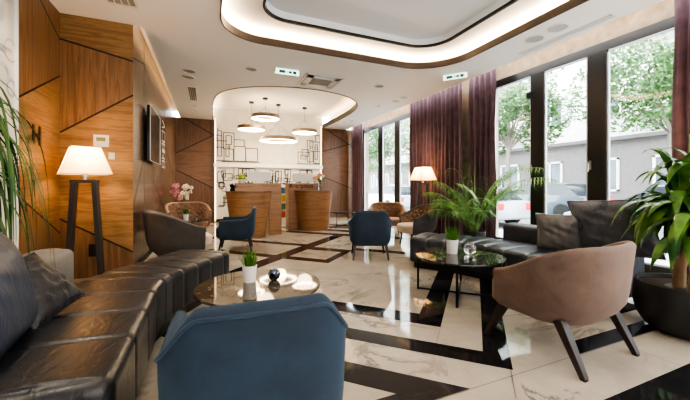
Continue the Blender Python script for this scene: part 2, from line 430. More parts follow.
# tray: bronze lip, led, plate, black trim, grey panel
def strip(mb, P, z0, z1, closed=True):
    n = len(P)
    for i in range(n if closed else n - 1):
        a, b = P[i], P[(i + 1) % n]; mb.poly([(a[0], a[1], z0), (b[0], b[1], z0), (b[0], b[1], z1), (a[0], a[1], z1)])
def ringstrip(mb, P, Q, z, closed=True):
    n = len(P)
    for i in range(n if closed else n - 1):
        j = (i + 1) % n; mb.poly([(*P[i], z), (*P[j], z), (*Q[j], z), (*Q[i], z)])
ZT = CH + .22
lp = MB(); strip(lp, tray, CH - .012, CH + .10); strip(lp, offset_loop(tray, .02), CH - .012, CH + .10); ringstrip(lp, tray, offset_loop(tray, .02), CH - .012); ringstrip(lp, tray, offset_loop(tray, .02), CH + .1)
struct(lp.build('trim_1', M['lip']))
ld = MB(); ringstrip(ld, offset_loop(tray, .05), offset_loop(tray, .10), CH + .085)
struct(ld.build('trim_2', M['led']))
inner = rrect(.70, -.1, 3.68, 4.70, .38, .5)
pl = MB(); big = offset_loop(tray, .30); flat(pl, big, ZT, [inner]); strip(pl, big, CH, ZT)
struct(pl.build('ceiling.001', M['ceil_in']))
bt = MB(); strip(bt, inner, ZT - .012, ZT + .03); ringstrip(bt, inner, offset_loop(inner, .035), ZT - .012)
strip(bt, offset_loop(inner, .035), ZT - .012, ZT + .03)
struct(bt.build('trim_3', M['blacktrim']))
gp = MB(); strip(gp, inner, ZT + .03, ZT + .13); flat(gp, inner, ZT + .13)
struct(gp.build('ceiling.002', M['tray_grey']))
# reception recess
ZR = CH + .4
lp = MB(); strip(lp, drec, CH - .012, CH + .14, False); o2 = [(x, y) for x, y in offset_loop(drec, .02, False)]
strip(lp, o2, CH - .012, CH + .14, False); ringstrip(lp, drec, o2, CH - .012, False); ringstrip(lp, drec, o2, CH + .14, False)
struct(lp.build('trim_4', M['lip']))
ld = MB(); ringstrip(ld, offset_loop(drec, .05, False), offset_loop(drec, .09, False), CH + .1, False)
struct(ld.build('trim_5', emis('recess led', (1, .72, .42), 16)))
pl = MB(); bigd = offset_loop(drec, .22, False); flat(pl, bigd, ZR); strip(pl, bigd, CH, ZR, False)
struct(pl.build('ceiling.003', M['ceil_in']))
# led in the left slot and over the window slot
ld = MB(); ld.box((-.68, 8.4, CH + .06), (.04, 6.2, .02)); struct(ld.build('trim_6', emis('slot led', (1, .62, .30), 4)))
ld = MB(); ld.box((XC - .12, 4.8, CH + .06), (.04, 13.0, .02)); struct(ld.build('trim_7', M['led_w']))

# ---- walls
def wall_mesh(): return MB()
def vgroove(mb, p, q, w=.022, n=(0, -1, 0)):
    p, q, n = Vector(p), Vector(q), Vector(n); t = (q - p).normalized(); s = t.cross(n).normalized() * w / 2; off = n * .003
    mb.poly([p - s + off, q - s + off, q + s + off, p + s + off])
wl = MB()
A = lambda y, z: (X0, y, z)
B = lambda x, z: (x, 5.19, z)
# plane A (x = -1.73)
wl.m = 1
wl.poly([A(4.15, 2.05), A(5.19, 2.60), A(5.19, CH), A(4.15, CH)])
wl.m = 0; wl.poly([A(4.15, 1.13), A(5.19, .60), A(5.19, 2.60), A(4.15, 2.05)])
wl.m = 1; wl.poly([A(4.15, 0), A(5.19, 0), A(5.19, .60), A(4.15, 1.13)])
# plane B
wl.m = 0; wl.poly([B(-1.73, 3.07), B(XI, 2.90), B(XI, CH + .02), B(-1.73, CH + .02)])
wl.m = 1; wl.poly([B(-1.73, 1.88), B(XI, 2.44), B(XI, 2.90), B(-1.73, 3.07)])
wl.m = 0; wl.poly([B(-1.73, .78), B(XI, .30), B(XI, 2.44), B(-1.73, 1.88)])
wl.m = 1; wl.poly([B(-1.73, 0), B(XI, 0), B(XI, .30), B(-1.73, .78)])
wl.m = 2; C_ = lambda y, z: (XI, y, z)
wl.poly([C_(5.19, 0), C_(YB, 0), C_(YB, CH + .2), C_(5.19, CH + .2)])
wl.m = 3
for p, q in (((4.4, 3.4), (5.19, 3.05)), ((4.15, 2.05), (5.19, 2.6)), ((4.15, 1.13), (5.19, .6))): vgroove(wl, A(*p), A(*q), n=(1, 0, 0))
for p, q in (((-1.73, 3.07), (XI, 2.9)), ((-1.73, 1.88), (XI, 2.44)), ((-1.73, .78), (XI, .3))): vgroove(wl, B(*p), B(*q), n=(0, -1, 0))
for p, q in (((5.19, 2.95), (6.02, 3.15)), ((6.02, 0), (6.02, 3.6)), ((6.02, 3.15), (7.0, 1.3)), ((7.0, 1.3), (7.0, 0)), ((6.02, 1.7), (5.19, .9)), ((7.0, 1.3), (9.3, 3.4)), ((8.2, 2.4), (11.6, 1.2)), ((7.0, 1.3), (9.4, .3)), ((9.4, .3), (9.4, 0))): vgroove(wl, C_(*p), C_(*q), w=.016, n=(1, 0, 0))
wl.m = 4; wl.poly([A(YF, 0), A(4.15, 0), A(4.15, CH), A(YF, CH)])
wl.m = 5; wl.box((X0 + .012, 4.15, CH / 2), (.024, .02, CH))
wall_left = struct(wl.build('wall_left', [M['wood_h'], M['wood_v'], M['taupe'], M['groove'], M['wallpaper'], M['white']]))
# back wall
wb = MB(); K = lambda x, z: (x, YB, z)
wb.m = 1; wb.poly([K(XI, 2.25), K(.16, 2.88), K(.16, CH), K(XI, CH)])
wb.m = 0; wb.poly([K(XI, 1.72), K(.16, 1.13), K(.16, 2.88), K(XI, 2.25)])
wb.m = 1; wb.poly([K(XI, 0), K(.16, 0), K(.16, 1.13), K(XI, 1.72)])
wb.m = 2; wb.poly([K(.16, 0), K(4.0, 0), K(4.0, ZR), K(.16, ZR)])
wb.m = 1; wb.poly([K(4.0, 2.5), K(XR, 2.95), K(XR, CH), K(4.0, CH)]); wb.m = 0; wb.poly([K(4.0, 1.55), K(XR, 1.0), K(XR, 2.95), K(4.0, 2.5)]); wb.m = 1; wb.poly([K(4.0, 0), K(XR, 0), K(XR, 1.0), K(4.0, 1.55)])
wb.m = 3
for p, q in (((-.68, 3.38), (.16, 2.9)), ((XI, 2.25), (.16, 2.88)), ((XI, 1.72), (.16, 1.13)), ((4.0, 2.5), (XR, 2.95)), ((4.1, 3.38), (XR, 2.6)), ((4.0, 1.55), (XR, 1.0))): vgroove(wb, K(*p), K(*q), w=.03)
wb.m = 4; wb.box((.18, YB - .03, CH / 2), (.04, .06, CH)); wb.box((3.98, YB - .03, CH / 2), (.04, .06, CH))
wb.m = 5; wb.box((2.08, YB - .05, 1.90), (3.8, .10, .11))
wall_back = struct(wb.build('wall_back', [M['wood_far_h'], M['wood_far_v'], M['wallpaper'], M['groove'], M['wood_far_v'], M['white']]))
ls = MB(); ls.box((.225, YB - .02, 1.75), (.02, .02, 3.4)); ls.box((3.935, YB - .02, 1.75), (.02, .02, 3.4)); struct(ls.build('trim_8', emis('soft vertical led', (1, .8, .55), 2.5)))
# maze-like line drawing printed on the back wall
dr = MB(); rnd = random.Random(5)
def stroke(x0, z0, x1, z1, w=.026):
    if abs(x1 - x0) < abs(z1 - z0): dr.poly([(x0 - w / 2, YB - .004, z0), (x0 + w / 2, YB - .004, z0), (x1 + w / 2, YB - .004, z1), (x1 - w / 2, YB - .004, z1)])
    else: dr.poly([(x0, YB - .004, z0 - w / 2), (x1, YB - .004, z1 - w / 2), (x1, YB - .004, z1 + w / 2), (x0, YB - .004, z0 + w / 2)])
def rectl(x0, z0, x1, z1):
    stroke(x0, z0, x1, z0); stroke(x0, z1, x1, z1); stroke(x0, z0, x0, z1); stroke(x1, z0, x1, z1)
for (x0, z0, x1, z1) in ((.22, 2.05, .5, 2.5), (.3, 2.2, .42, 3.05), (.5, 2.05, .8, 2.45), (.48, 2.45, .82, 3.0), (.56, 2.6, .74, 2.9), (.56, 2.2, .66, 2.6), (.82, 2.05, 1.2, 2.55), (.82, 2.55, 1.15, 2.78), (1.2, 2.05, 1.6, 2.5), (.22, 2.5, .3, 2.8),
                         (3.05, 2.02, 3.5, 2.45), (3.15, 2.2, 3.35, 2.35), (3.4, 2.1, 3.62, 2.9), (3.5, 2.5, 3.9, 2.85), (3.65, 2.05, 3.9, 2.5), (3.7, 2.2, 3.8, 2.75), (3.2, 2.3, 3.45, 2.55), (3.72, 2.85, 3.9, 3.1)): rectl(x0, z0, x1, z1)
stroke(.22, 2.72, .6, 2.72); stroke(.3, 3.05, .3, 3.15); stroke(.22, 2.9, .42, 2.9); stroke(.42, 2.02, 1.68, 2.02); stroke(3.0, 2.02, 3.9, 2.02)
for i in range(90):
    x = rnd.uniform(.24, 3.6); z = rnd.uniform(.35, 1.6); w = rnd.choice((.12, .2, .3)); h = rnd.choice((.12, .22, .35))
    if rnd.random() < .6: rectl(x, z, min(x + w, 3.9), min(z + h, 1.8))
    else: stroke(x, z, x + w, z); stroke(x + w, z, x + w, min(z + h, 1.8))
for cx, cz, r in ((.65, 2.5, .05), (3.55, 2.65, .05), (3.3, 1.5, .08), (.9, 1.5, .08), (1.7, 1.6, .07), (.5, 1.1, .09), (3.76, 2.62, .06)):
    for k in range(10):
        a, b = k * .628, (k + 1) * .628
        dr.poly([(cx + math.cos(a) * r, YB - .005, cz + math.sin(a) * r), (cx + math.cos(b) * r, YB - .005, cz + math.sin(b) * r), (cx + math.cos(b) * (r - .018), YB - .005, cz + math.sin(b) * (r - .018)), (cx + math.cos(a) * (r - .018), YB - .005, cz + math.sin(a) * (r - .018))])
dr.build('line_drawing', M['ink'], wall_back)
# pipes and cogs drawing on the white wall at far left
dl = MB(); rnd = random.Random(3)
def lring(y, z, r, w, m):
    dl.m = m
    for k in range(16):
        a, b = k * PI / 8, (k + 1) * PI / 8
        dl.poly([(X0 + .004 + m * .002, y + math.cos(q) * rr_, z + math.sin(q) * rr_) for q, rr_ in ((a, r), (b, r), (b, r - w), (a, r - w))])
for i in range(34):
    y = rnd.uniform(2.6, 4.1); z = rnd.uniform(1.6, 3.3); lring(y, z, rnd.uniform(.05, .16), rnd.uniform(.015, .05), rnd.choice((0, 1, 2)))
for i in range(30):
    y = rnd.uniform(2.6, 3.9); z = rnd.uniform(1.5, 3.2); dl.m = rnd.choice((0, 1, 2)); L = rnd.uniform(.12, .5); a = rnd.choice((0, PI / 2, -.8, .7)); w = rnd.uniform(.02, .06)
    p = Vector((X0 + .006, y, z)); q = p + Vector((0, math.cos(a) * L, math.sin(a) * L)); q.y = min(q.y, 4.12); vgroove(dl, p, q, w, (1, 0, 0))
dl.build('line_drawing', [plain('grey print', (.40, .41, .42), .5), plain('beige print', (.55, .42, .33), .5), plain('silver print', (.55, .56, .58), .3, metal=.3)], wall_left)
# right wall : solid piers + piece above the heads + front wall
HW = 3.36
wr = MB()
def pier(y0, y1): wr.box((XR + .1, (y0 + y1) / 2, (CH + .28) / 2), (.2, y1 - y0, CH + .28))
pier(YF, -1.6); pier(1.6, 1.95); pier(5.06, 7.55); pier(11.1, YB)
for y0, y1 in ((-1.6, 1.6), (1.95, 5.06), (7.55, 11.1)): wr.box((XR + .1, (y0 + y1) / 2, (HW + CH + .28) / 2), (.2, y1 - y0, CH + .28 - HW))
wall_right = struct(wr.build('wall_right', [M['beige']]))
wf = MB(); wf.box((1.9, YF - .05, 1.85), (7.4, .1, 3.7)); wall_front = struct(wf.build('wall_front', M['wallpaper']))
bb = MB(); bb.box((X0 + .008, 1.07, .05), (.016, 6.1, .10)); bb.box((XI + .008, 8.4, .05), (.016, 6.3, .10)); struct(bb.build('baseboard_left', M['groove'], bevel=.003))
bb = MB(); bb.box((2.1, YB - .072, .05), (3.7, .016, .10)); struct(bb.build('baseboard_back', M['groove']))
# white reveal at the far end of the window wall
rv = MB(); rv.box((XR - .06, 11.2, 1.75), (.12, .14, 3.5)); struct(rv.build('trim_9', M['white']))

# ---- windows
def window(name, y0, y1, stiles, handles, jw=.10):
    xf = XR - .02; dp = .05
    fr = MB()
    fr.box((xf, (y0 + y1) / 2, HW - .07), (dp, y1 - y0, .14)); fr.box((xf, (y0 + y1) / 2, .07), (dp, y1 - y0, .14))
    fr.box((xf, y0 + jw / 2, HW / 2), (dp, jw, HW)); fr.box((xf, y1 - jw / 2, HW / 2), (dp, jw, HW))
    edges = [y0 + jw]
    for a, b in stiles:
        fr.box((xf, (a + b) / 2, HW / 2), (dp + .02, (b - a), HW - .28)); edges += [a, b]
    edges.append(y1 - jw)
    w = struct(fr.build(name, M['frame'], bevel=.004))
    for i in range(0, len(edges), 2):
        a, b = edges[i], edges[i + 1]; g = MB()
        for (c, d) in (((xf - .0, a + .012, HW / 2), (dp * .8, .024, HW - .28)), ((xf, b - .012, HW / 2), (dp * .8, .024, HW - .28)), ((xf, (a + b) / 2, HW - .152), (dp * .8, b - a, .024)), ((xf, (a + b) / 2, .152), (dp * .8, b - a, .024))): g.box(c, d)
        struct(g.build('glazing_bead', M['gasket'], w))
        p = MB(); p.box((xf, (a + b) / 2, HW / 2), (.008, b - a - .02, HW - .3)); struct(p.build('pane', M['glass'], w))
    for y in handles:
        h = MB(); h.box((xf - .055, y, 1.52), (.012, .035, .14)); h.tube([(xf - .06, y, 1.55), (xf - .10, y, 1.55), (xf - .105, y, 1.53), (xf - .105, y, 1.42)], .010, 8)
        struct(h.build('window_handle', M['steel'], w, smooth=True))
    return w
window('window_1', 1.95, 5.06, [(2.90, 3.16), (3.87, 4.12)], [3.11, 4.10])
window('window_2', 7.55, 11.1, [(8.54, 8.82), (9.60, 9.88)], [8.78, 9.85])
window('window_3', -1.6, 1.6, [(-.6, -.3), (.5, .8)], [])
vc = MB(); vc.box((XR - .07, 4.13, 2.86), (.05, .10, .12)); tag(vc.build('contact_sensor', M['blacktrim'], bevel=.006), 'small black sensor box high on the left window post', 'sensor')

# ---- curtains
def curtain(y0, y1, label, x=5.17, amp=.045, seed=0, tuck=0):
    rn = random.Random(seed); n = int((y1 - y0) / .011); ph = [rn.uniform(0, 6) for _ in range(3)]
    def fn(u, v):
        z = .02 + v * 3.50; y = y0 + u * (y1 - y0)
        pinch = 1 - .10 * (1 - v) * 0; yy = y
        s = math.sin(yy * 2 * PI / .145 + .8 * math.sin(yy * 5 + ph[0])); s = math.copysign(abs(s) ** .7, s)
        a = amp * (.75 + .25 * math.sin(yy * 11 + ph[1])) * (.75 + .25 * (1 - v))
        return (x + a * s + .01 * math.sin(z * 3 + yy * 9), yy + .012 * math.sin(z * 2 + ph[2] + yy * 7), z)
    c = MB().grid(fn, n, 10).build('curtain', M['curtain'], smooth=True, angle=80)
    return tag(c, label, 'curtain', 'plum floor length curtains')
curtain(10.62, 11.42, 'plum curtain in the far corner beside the reception wall', seed=1)
curtain(5.56, 7.60, 'wide plum curtain behind the shaded floor lamp', seed=2)
curtain(4.66, 5.34, 'narrow plum curtain behind the palm, left of the big window', seed=3)
curtain(1.55, 2.04, 'plum curtain at the right edge behind the leafy plant', seed=4)

# ---- ceiling fittings
def disc_light(x, y, r, label, group, body='spotglow', name='ceiling_downlight', z=CH):
    t = thing(name, label, 'downlight', (x, y, z), 0, group)
    MB().lathe([(r, 0), (r, -.010), (r * .86, -.012), (r * .84, -.003)], n=24, caps=False).build('trim_ring', M['plastic'], t, smooth=True)
    MB().lathe([(r * .86, -.004), (.001, -.002)], n=24, caps=False).build('reflector', M[body], t, smooth=True)
    return t
dls = [(-.33, 6.85, .125, 'round recessed ceiling light nearest the camera by the left wall'), (-.37, 7.24, .125, 'second round recessed light by the left wall, just before the slot vent'),
       (-.34, 9.72, .07, 'small round ceiling spot beyond the slot vent, nearer one'), (-.34, 10.25, .07, 'small round ceiling spot beyond the slot vent, farther one'),
       (4.49, 3.34, .145, 'large round ceiling light over the big window, farther of the two'), (4.47, 2.98, .145, 'large round ceiling light over the big window, nearer of the two'),
       (4.46, 6.78, .11, 'round ceiling light above the middle curtain, right of a pair'), (4.48, 7.18, .11, 'round ceiling light above the middle curtain, left of a pair'),
       (4.46, 9.9, .07, 'small ceiling spot by the far window, right of a pair'), (4.34, 10.3, .07, 'small ceiling spot by the far window, left of a pair')]
for x, y, r, l in dls: disc_light(x, y, r, l, 'recessed ceiling lights')
disc_light(.75, 6.28, .12, 'round ceiling speaker left of the first exit sign', None, 'grille', 'ceiling_speaker')['category'] = 'speaker'
disc_light(3.47, 6.25, .12, 'round grey ceiling speaker right of the air conditioning cassette', None, 'grille', 'ceiling_speaker')['category'] = 'speaker'
sm = MB().lathe([(.05, 0), (.05, -.025), (.03, -.04), (.001, -.04)], n=16); tag(sm.build('smoke_detector', M['plastic'], smooth=True, loc=(4.3, 7.8, CH)), 'tiny white smoke detector on the ceiling left of the round pair', 'detector')
def slot_vent(x, y0, y1, w, label, dark='grille'):
    t = thing('slot_vent', label, 'vent', (x, (y0 + y1) / 2, CH)); L = y1 - y0
    f = MB()
    for sx in (-1, 1): f.box((sx * w / 2, 0, -.006), (.018, L + .03, .014))
    for sy in (-1, 1): f.box((0, sy * L / 2, -.006), (w + .018, .018, .014))
    f.build('frame', M['plastic'], t)
    s = MB(); 
    for k in range(3): s.box((-w / 2 + w * (k + 1) / 4, 0, -.006), (.008, L, .008))
    s.build('louvre', M['plastic'], t)
    MB().box((0, 0, -.001), (w, L, .002)).build('backing', M[dark], t); return t
slot_vent(-.335, 7.92, 9.15, .17, 'long narrow ceiling vent by the left wall')
slot_vent(4.80, 2.48, 3.80, .085, 'long thin linear vent in the ceiling over the big window', 'grille_d')
slot_vent(-.95, 4.1, 4.66, .30, 'grey square vent at the top left edge of the ceiling', 'grille')
ac = thing('ceiling_cassette', 'square air conditioning cassette with grey centre grille in the ceiling', 'air conditioner', (2.17, 6.44, CH))
f = MB()
for r0, r1, z in ((.40, .37, -.008), (.34, .22, -.022)):
    for sx, sy in ((1, 0), (-1, 0), (0, 1), (0, -1)):
        m_ = (r0 + r1) / 2; f.box((sx * m_, sy * m_ * .93, z), ((r0 - r1) if sx else 2 * r0, (r0 - r1) * .93 if sy else 2 * r0 * .93, .016))
f.build('frame', M['plastic'], ac, bevel=.003)
MB().box((0, 0, -.003), (.76, .72, .004)).build('backing', M['plastic'], ac)
g = MB(); g.box((0, 0, -.018), (.44, .41, .008))
for k in range(10): g.box((0, -.18 + k * .04, -.024), (.42, .012, .006))
g.build('grille', M['grille'], ac)
def exit_sign(x, y, rz, label):
    t = thing('exit_sign', label, 'exit sign', (x, y, CH), rz)
    MB().box((0, 0, -.03), (.46, .13, .06)).build('housing', M['plastic'], t, bevel=.006)
    MB().box((0, -.068, -.058), (.44, .006, .10)).box((0, 0, -.064), (.44, .12, .006)).build('face', M['exit_w'], t)
    s = MB()
    for yy, zz, nrm in ((-.0725, -.058, 0), (0, -.0685, 1)):
        def q(x0, x1, a0, a1):
            if nrm: s.poly([(x0, a0, zz), (x1, a0, zz), (x1, a1, zz), (x0, a1, zz)])
            else: s.poly([(x0, yy, zz + a0 * .8), (x1, yy, zz + a0 * .8), (x1, yy, zz + a1 * .8), (x0, yy, zz + a1 * .8)])
        q(-.16, -.04, -.035, .035); q(.10, .17, -.035, .035); q(-.02, .06, -.010, .010)
        q(.03, .08, -.03, .03)
    s.build('pictogram', M['exit_g'], t); return t
exit_sign(1.38, 6.08, 0, 'lit white and green exit sign on the ceiling left of the air conditioning cassette')
exit_sign(4.50, 5.02, PI / 2 * 0 - .9, 'lit green exit sign on the ceiling near the big window')

# ---- pendant rings
def ring_lamp(x, y, z, R_, label):
    t = thing('ring_pendant', label, 'pendant lamp', (x, y, z), 0, 'glowing ring pendants over the reception')
    n = 48; w, h = .12, .105
    MB().lathe([(R_, 0), (R_, h), (R_ - w, h), (R_ - w, .012), (R_ - w + .01, .012), (R_ - w + .01, h - .01), (R_ - .01, h - .01), (R_ - .01, 0)], n=n, caps=False).build('housing', M['ringbody'], t, smooth=True)
    MB().lathe([(R_ - .012, .004), (R_ - w + .008, .004), (R_ - w - .002, .018), (R_ - w - .002, .05)], n=n, caps=False).build('diffuser', M['ring_led'], t, smooth=True)
    top = ZR - z
    MB().lathe([(.001, top - .05), (.075, top - .05), (.075, top)], n=20).build('canopy', M['lip'], t, smooth=True)
    c = MB()
    for k in range(3):
        a = k * 2.094 + .4; c.tube([(math.cos(a) * (R_ - w / 2), math.sin(a) * (R_ - w / 2), h), (0, 0, h + .45 * (top - h))], .0035, 5)
    c.tube([(0, 0, h + .45 * (top - h)), (0, 0, top - .04)], .004, 5); c.build('cable', M['blacktrim'], t)
    L = bpy.data.lights.new('ring_glow', 'POINT'); L.energy = 13 * R_ / .42; L.color = (1, .76, .48); L.shadow_soft_size = .25
    o = bpy.data.objects.new('ring_glow', L); COL.objects.link(o); o.parent = t; o.location = (0, 0, -.12)
ring_lamp(1.24, 10.30, 2.93, .41, 'small ring pendant, leftmost of the four')
ring_lamp(1.56, 9.70, 3.18, .41, 'ring pendant hanging highest, with the nearest ceiling cup')
ring_lamp(2.07, 10.30, 2.62, .60, 'largest and lowest ring pendant in the middle')
ring_lamp(2.95, 10.38, 2.95, .41, 'small ring pendant, rightmost of the four')

# ================================================================ WALL ITEMS
tvt = thing('television', 'black flat television on the left wall', 'television', (XI + .005, 6.5, 2.05))
MB().box((.07, 0, 0), (.045, 1.15, .88)).build('screen', [M['tv']], tvt, bevel=.005)
b_ = MB(); 
for sy in (-1, 1): b_.box((.0935, sy * .578, 0), (.008, .008, .9))
for sz in (-1, 1): b_.box((.0935, 0, sz * .443), (.008, 1.16, .008))
b_.build('bezel', M['steel'], tvt); MB().box((.025, 0, 0), (.05, .3, .3)).build('wall_bracket', M['iron'], tvt)
hm = MB()
for dy in (-.07, .07): hm.box((X0 + .008, 4.57 + dy, 1.755), (.012, .040, .21))
hm.box((X0 + .008, 4.57, 1.755), (.012, .12, .036))
tag(hm.build('wall_letter', M['bronze']), 'dark bronze letter H on the wood wall left of the lamp', 'letter')
# vertical pale sign on the left wall
sg = MB()
def vs(y0, z0, y1, z1, w=.03):
    vgroove(sg, (XI + .02, y0, z0), (XI + .02, y1, z1), w, (1, 0, 0))
ya, yb_ = 8.05, 8.50
for z0 in (1.62, 1.82, 2.0): vs(ya, z0, yb_, z0); vs(ya, z0 + .14, yb_, z0 + .14); vs(ya, z0, ya, z0 + .14); vs((ya + yb_) / 2, z0, (ya + yb_) / 2, z0 + .14)
vs(yb_, 1.62, yb_, 1.76); vs(yb_, 2.0, yb_, 2.14)
vs(ya, 2.2, ya, 2.42); vs(yb_, 2.2, yb_, 2.42); vs(ya, 2.2, yb_, 2.2); vs(ya, 2.42, yb_, 2.42); vs(ya, 2.48, yb_, 2.56); vs(yb_, 2.56, ya, 2.64)
tag(sg.build('wall_sign', M['plastic']), 'white cutout lettering running vertically up the left wall past the television', 'sign')
th = thing('thermostat', 'white square thermostat with grey display on the wood wall above the lamp', 'thermostat', (-1.295, 5.19, 1.795))
MB().box((0, -.012, 0), (.17, .024, .16)).build('housing', M['plastic'], th, bevel=.006); MB().box((0, -.026, .02), (.10, .004, .05)).build('display', M['lcd'], th)
tag(MB().box((-1.18, 5.18, 1.60), (.07, .02, .09)).build('light_switch', M['plastic'], bevel=.005), 'small pale switch behind the lamp shade', 'switch')
tag(MB().box((-1.36, 5.18, .36), (.14, .02, .16)).box((-1.36, 5.165, .36), (.05, .01, .05)).build('wall_socket', M['blacktrim'], bevel=.005), 'black wall socket between the floor lamp legs', 'socket')
sc_ = thing('wall_sconce', 'small dark sconce on the beige pier between two curtains', 'sconce', (XR - .0, 5.44, 2.78))
MB().box((-.02, 0, 0), (.04, .09, .12)).build('backplate', M['bronze'], sc_, bevel=.004); MB().lathe([(.02, -.10), (.045, -.08), (.045, .08), (.03, .10)], (-.09, 0, 0), 14).build('shade', M['bronze'], sc_, smooth=True)

def to_mesh(o, name, parent=None):
    bpy.context.view_layer.update(); dg = bpy.context.evaluated_depsgraph_get()
    me = bpy.data.meshes.new_from_object(o.evaluated_get(dg)); n = bpy.data.objects.new(name, me); COL.objects.link(n)
    n.location = o.location; n.rotation_euler = o.rotation_euler; n.scale = o.scale
    for k in ('label', 'category'):
        if k in o: n[k] = o[k]
    if parent: n.parent = parent
    bpy.data.objects.remove(o); return n
# ================================================================ FLOOR LAMPS
def floor_lamp(x, y, rz, label, src=None):
    if src: return dup(src, (x, y, 0), rz, label)
    t = thing('floor_lamp', label, 'floor lamp', (x, y, 0), rz, 'trapezoid framed floor lamps')
    for s in (-1, 1): MB().bar((s * .165, 0, .03), (s * .10, 0, 1.24), .048, .12).build('leg', M['lampwood'], t, bevel=.004)
    MB().box((0, 0, 1.255), (.26, .12, .04)).build('crossbar', M['lampwood'], t, bevel=.004)
    MB().box((0, 0, .015), (.42, .24, .03)).build('base', M['lampwood'], t, bevel=.004)
    MB().lathe([(.02, 1.27), (.02, 1.30), (.03, 1.31), (.03, 1.37), (.012, 1.38)], n=14).build('socket', M['steel'], t, smooth=True)
    MB().ball((0, 0, 1.44), (.035, .035, .05)).build('bulb', M['bulb'], t, smooth=True)
    def sq(h, r_=.03):
        return [(a * h, b * h) for a, b in ((-1, -1), (1, -1), (1, 1), (-1, 1))]
    lo, hi = .235, .135; a = R(22)
    s = MB(); L = []
    for h, z in ((lo, 1.34), (hi, 1.655)): L.append([(px * math.cos(a) - py * math.sin(a), px * math.sin(a) + py * math.cos(a), z) for px, py in sq(h)])
    s.loft(L, True, False).build('lamp_shade', M['shade'], t)
    e = MB()
    for l in L: e.tube([*l], .004, 5, closed=True)
    for k in range(4): e.tube([L[0][k], L[1][k]], .003, 5)
    e.build('shade_trim', plain('shade tape', (.5, .36, .2), .8), t)
    P = bpy.data.lights.new('bulb_light', 'POINT'); P.energy = 16; P.color = (1, .62, .30); P.shadow_soft_size = .07
    o = bpy.data.objects.new('bulb_light', P); COL.objects.link(o); o.parent = t; o.location = (0, 0, 1.53)
    return t
FL = floor_lamp(-1.34, 4.72, 0, 'lit floor lamp against the warm wood wall at left')
floor_lamp(4.82, 6.5, -.35, 'lit floor lamp standing in front of the middle curtain', FL)
floor_lamp(4.78, 1.50, 0, 'lit floor lamp behind the leafy plant at the right edge', FL)

# ================================================================ SOFAS
def bench_loft(mb, path, hw, zb, zt, r=.05, seams=(), g0=.014, step=.02, sw=.022):
    P = [Vector((p[0], p[1], 0)) for p in path]; cum = [0]
    for i in range(1, len(P)): cum.append(cum[-1] + (P[i] - P[i - 1]).length)
    T = cum[-1]; n = int(T / step)
    def at(s):
        for i in range(1, len(P)):
            if s <= cum[i] or i == len(P) - 1:
                k = (s - cum[i - 1]) / (cum[i] - cum[i - 1]); return P[i - 1].lerp(P[i], k)
    S = sorted(set([0, r * .08, r * .3, r * .6, r, T - r, T - r * .6, T - r * .3, T - r * .08, T] + [i * T / n for i in range(2, n - 1)] + [x + dx for x in seams for dx in (-.012, 0, .012) if r < x + dx < T - r]))
    loops = []
    for s in S:
        e = min(s, T - s); g = 0
        if e < r: g = r * (1 - math.sqrt(max(0, 1 - (1 - e / r) ** 2)))
        for q in seams:
            dd = abs(s - q); g += g0 * math.exp(-(dd / sw) ** 2)
        c = at(s); t = (at(min(T, s + .04)) - at(max(0, s - .04))).normalized(); nn = Vector((t.y, -t.x, 0))
        lp = []
        a = hw - g; zt_, zb_ = zt - g, zb + g * .3
        for cx, cz, a0 in ((a - r, zt_ - r, 0), (-a + r, zt_ - r, 90), (-a + r, zb_ + r * .4, 180), (a - r, zb_ + r * .4, 270)):
            for k in range(5):
                ang = R(a0 + 22.5 * k); rz_ = r if a0 < 180 else r * .4
                p = c + nn * (cx + r * math.cos(ang)); lp.append((p.x, p.y, cz + rz_ * math.sin(ang)))
            if a0 == 0:      # crowned top
                for u in (.5, 0, -.5): p = c + nn * (a - r) * u; lp.append((p.x, p.y, zt_ + .012 * (1 - u * u) * (1 if e > r else 0)))
        loops.append(lp)
    return mb.loft(loops), T
def pillow(mb, w, h, t, seed=0, wr=.012, p=2.6, pull=.06):
    rn = random.Random(seed); ph = [rn.uniform(0, 6) for _ in range(8)]
    for side in (1, -1):
        def fn(u, v):
            a, b = u * 2 - 1, v * 2 - 1
            X = a * (1 - pull * (1 - b * b) ** 1 * abs(a)); Z = b * (1 - pull * (1 - a * a) * abs(b))
            th = (max(0, 1 - abs(a) ** p) * max(0, 1 - abs(b) ** p)) ** .55
            wob = wr * (math.sin(a * 7 + b * 3 + ph[0]) * math.sin(b * 9 + ph[1]) + .7 * math.sin((a + b) * 11 + ph[2]) * math.cos(a * 5 - b * 8 + ph[3])) * th
            return (X * w / 2, side * (t / 2 * th + wob), Z * h / 2)
        mb.grid(fn, 26, 26)
    return mb
def pillow_edge(w, h, pull=.06, r=.008):
    pts = []
    for k in range(48):
        s = k / 12; i = int(s); f_ = (s - i) * 2 - 1
        a, b = ((f_, -1), (1, f_), (-f_, 1), (-1, -f_))[i % 4]
        pts.append((a * (1 - pull * (1 - b * b) * abs(a)) * w / 2, 0, b * (1 - pull * (1 - a * a) * abs(b)) * h / 2))
    return MB().tube(pts, r, 6, closed=True)
def cushion(name, loc, w, h, t, rot, mat, label, seed=0, wr=.012, pipe=True, p=2.6):
    e = thing(name, label, 'cushion', loc); e.rotation_euler = rot
    o = pillow(MB(), w, h, t, seed, wr, p).build('cover', mat, e, smooth=True, angle=180)
    if pipe: pillow_edge(w, h).build('piping', mat, e, smooth=True)
    return e
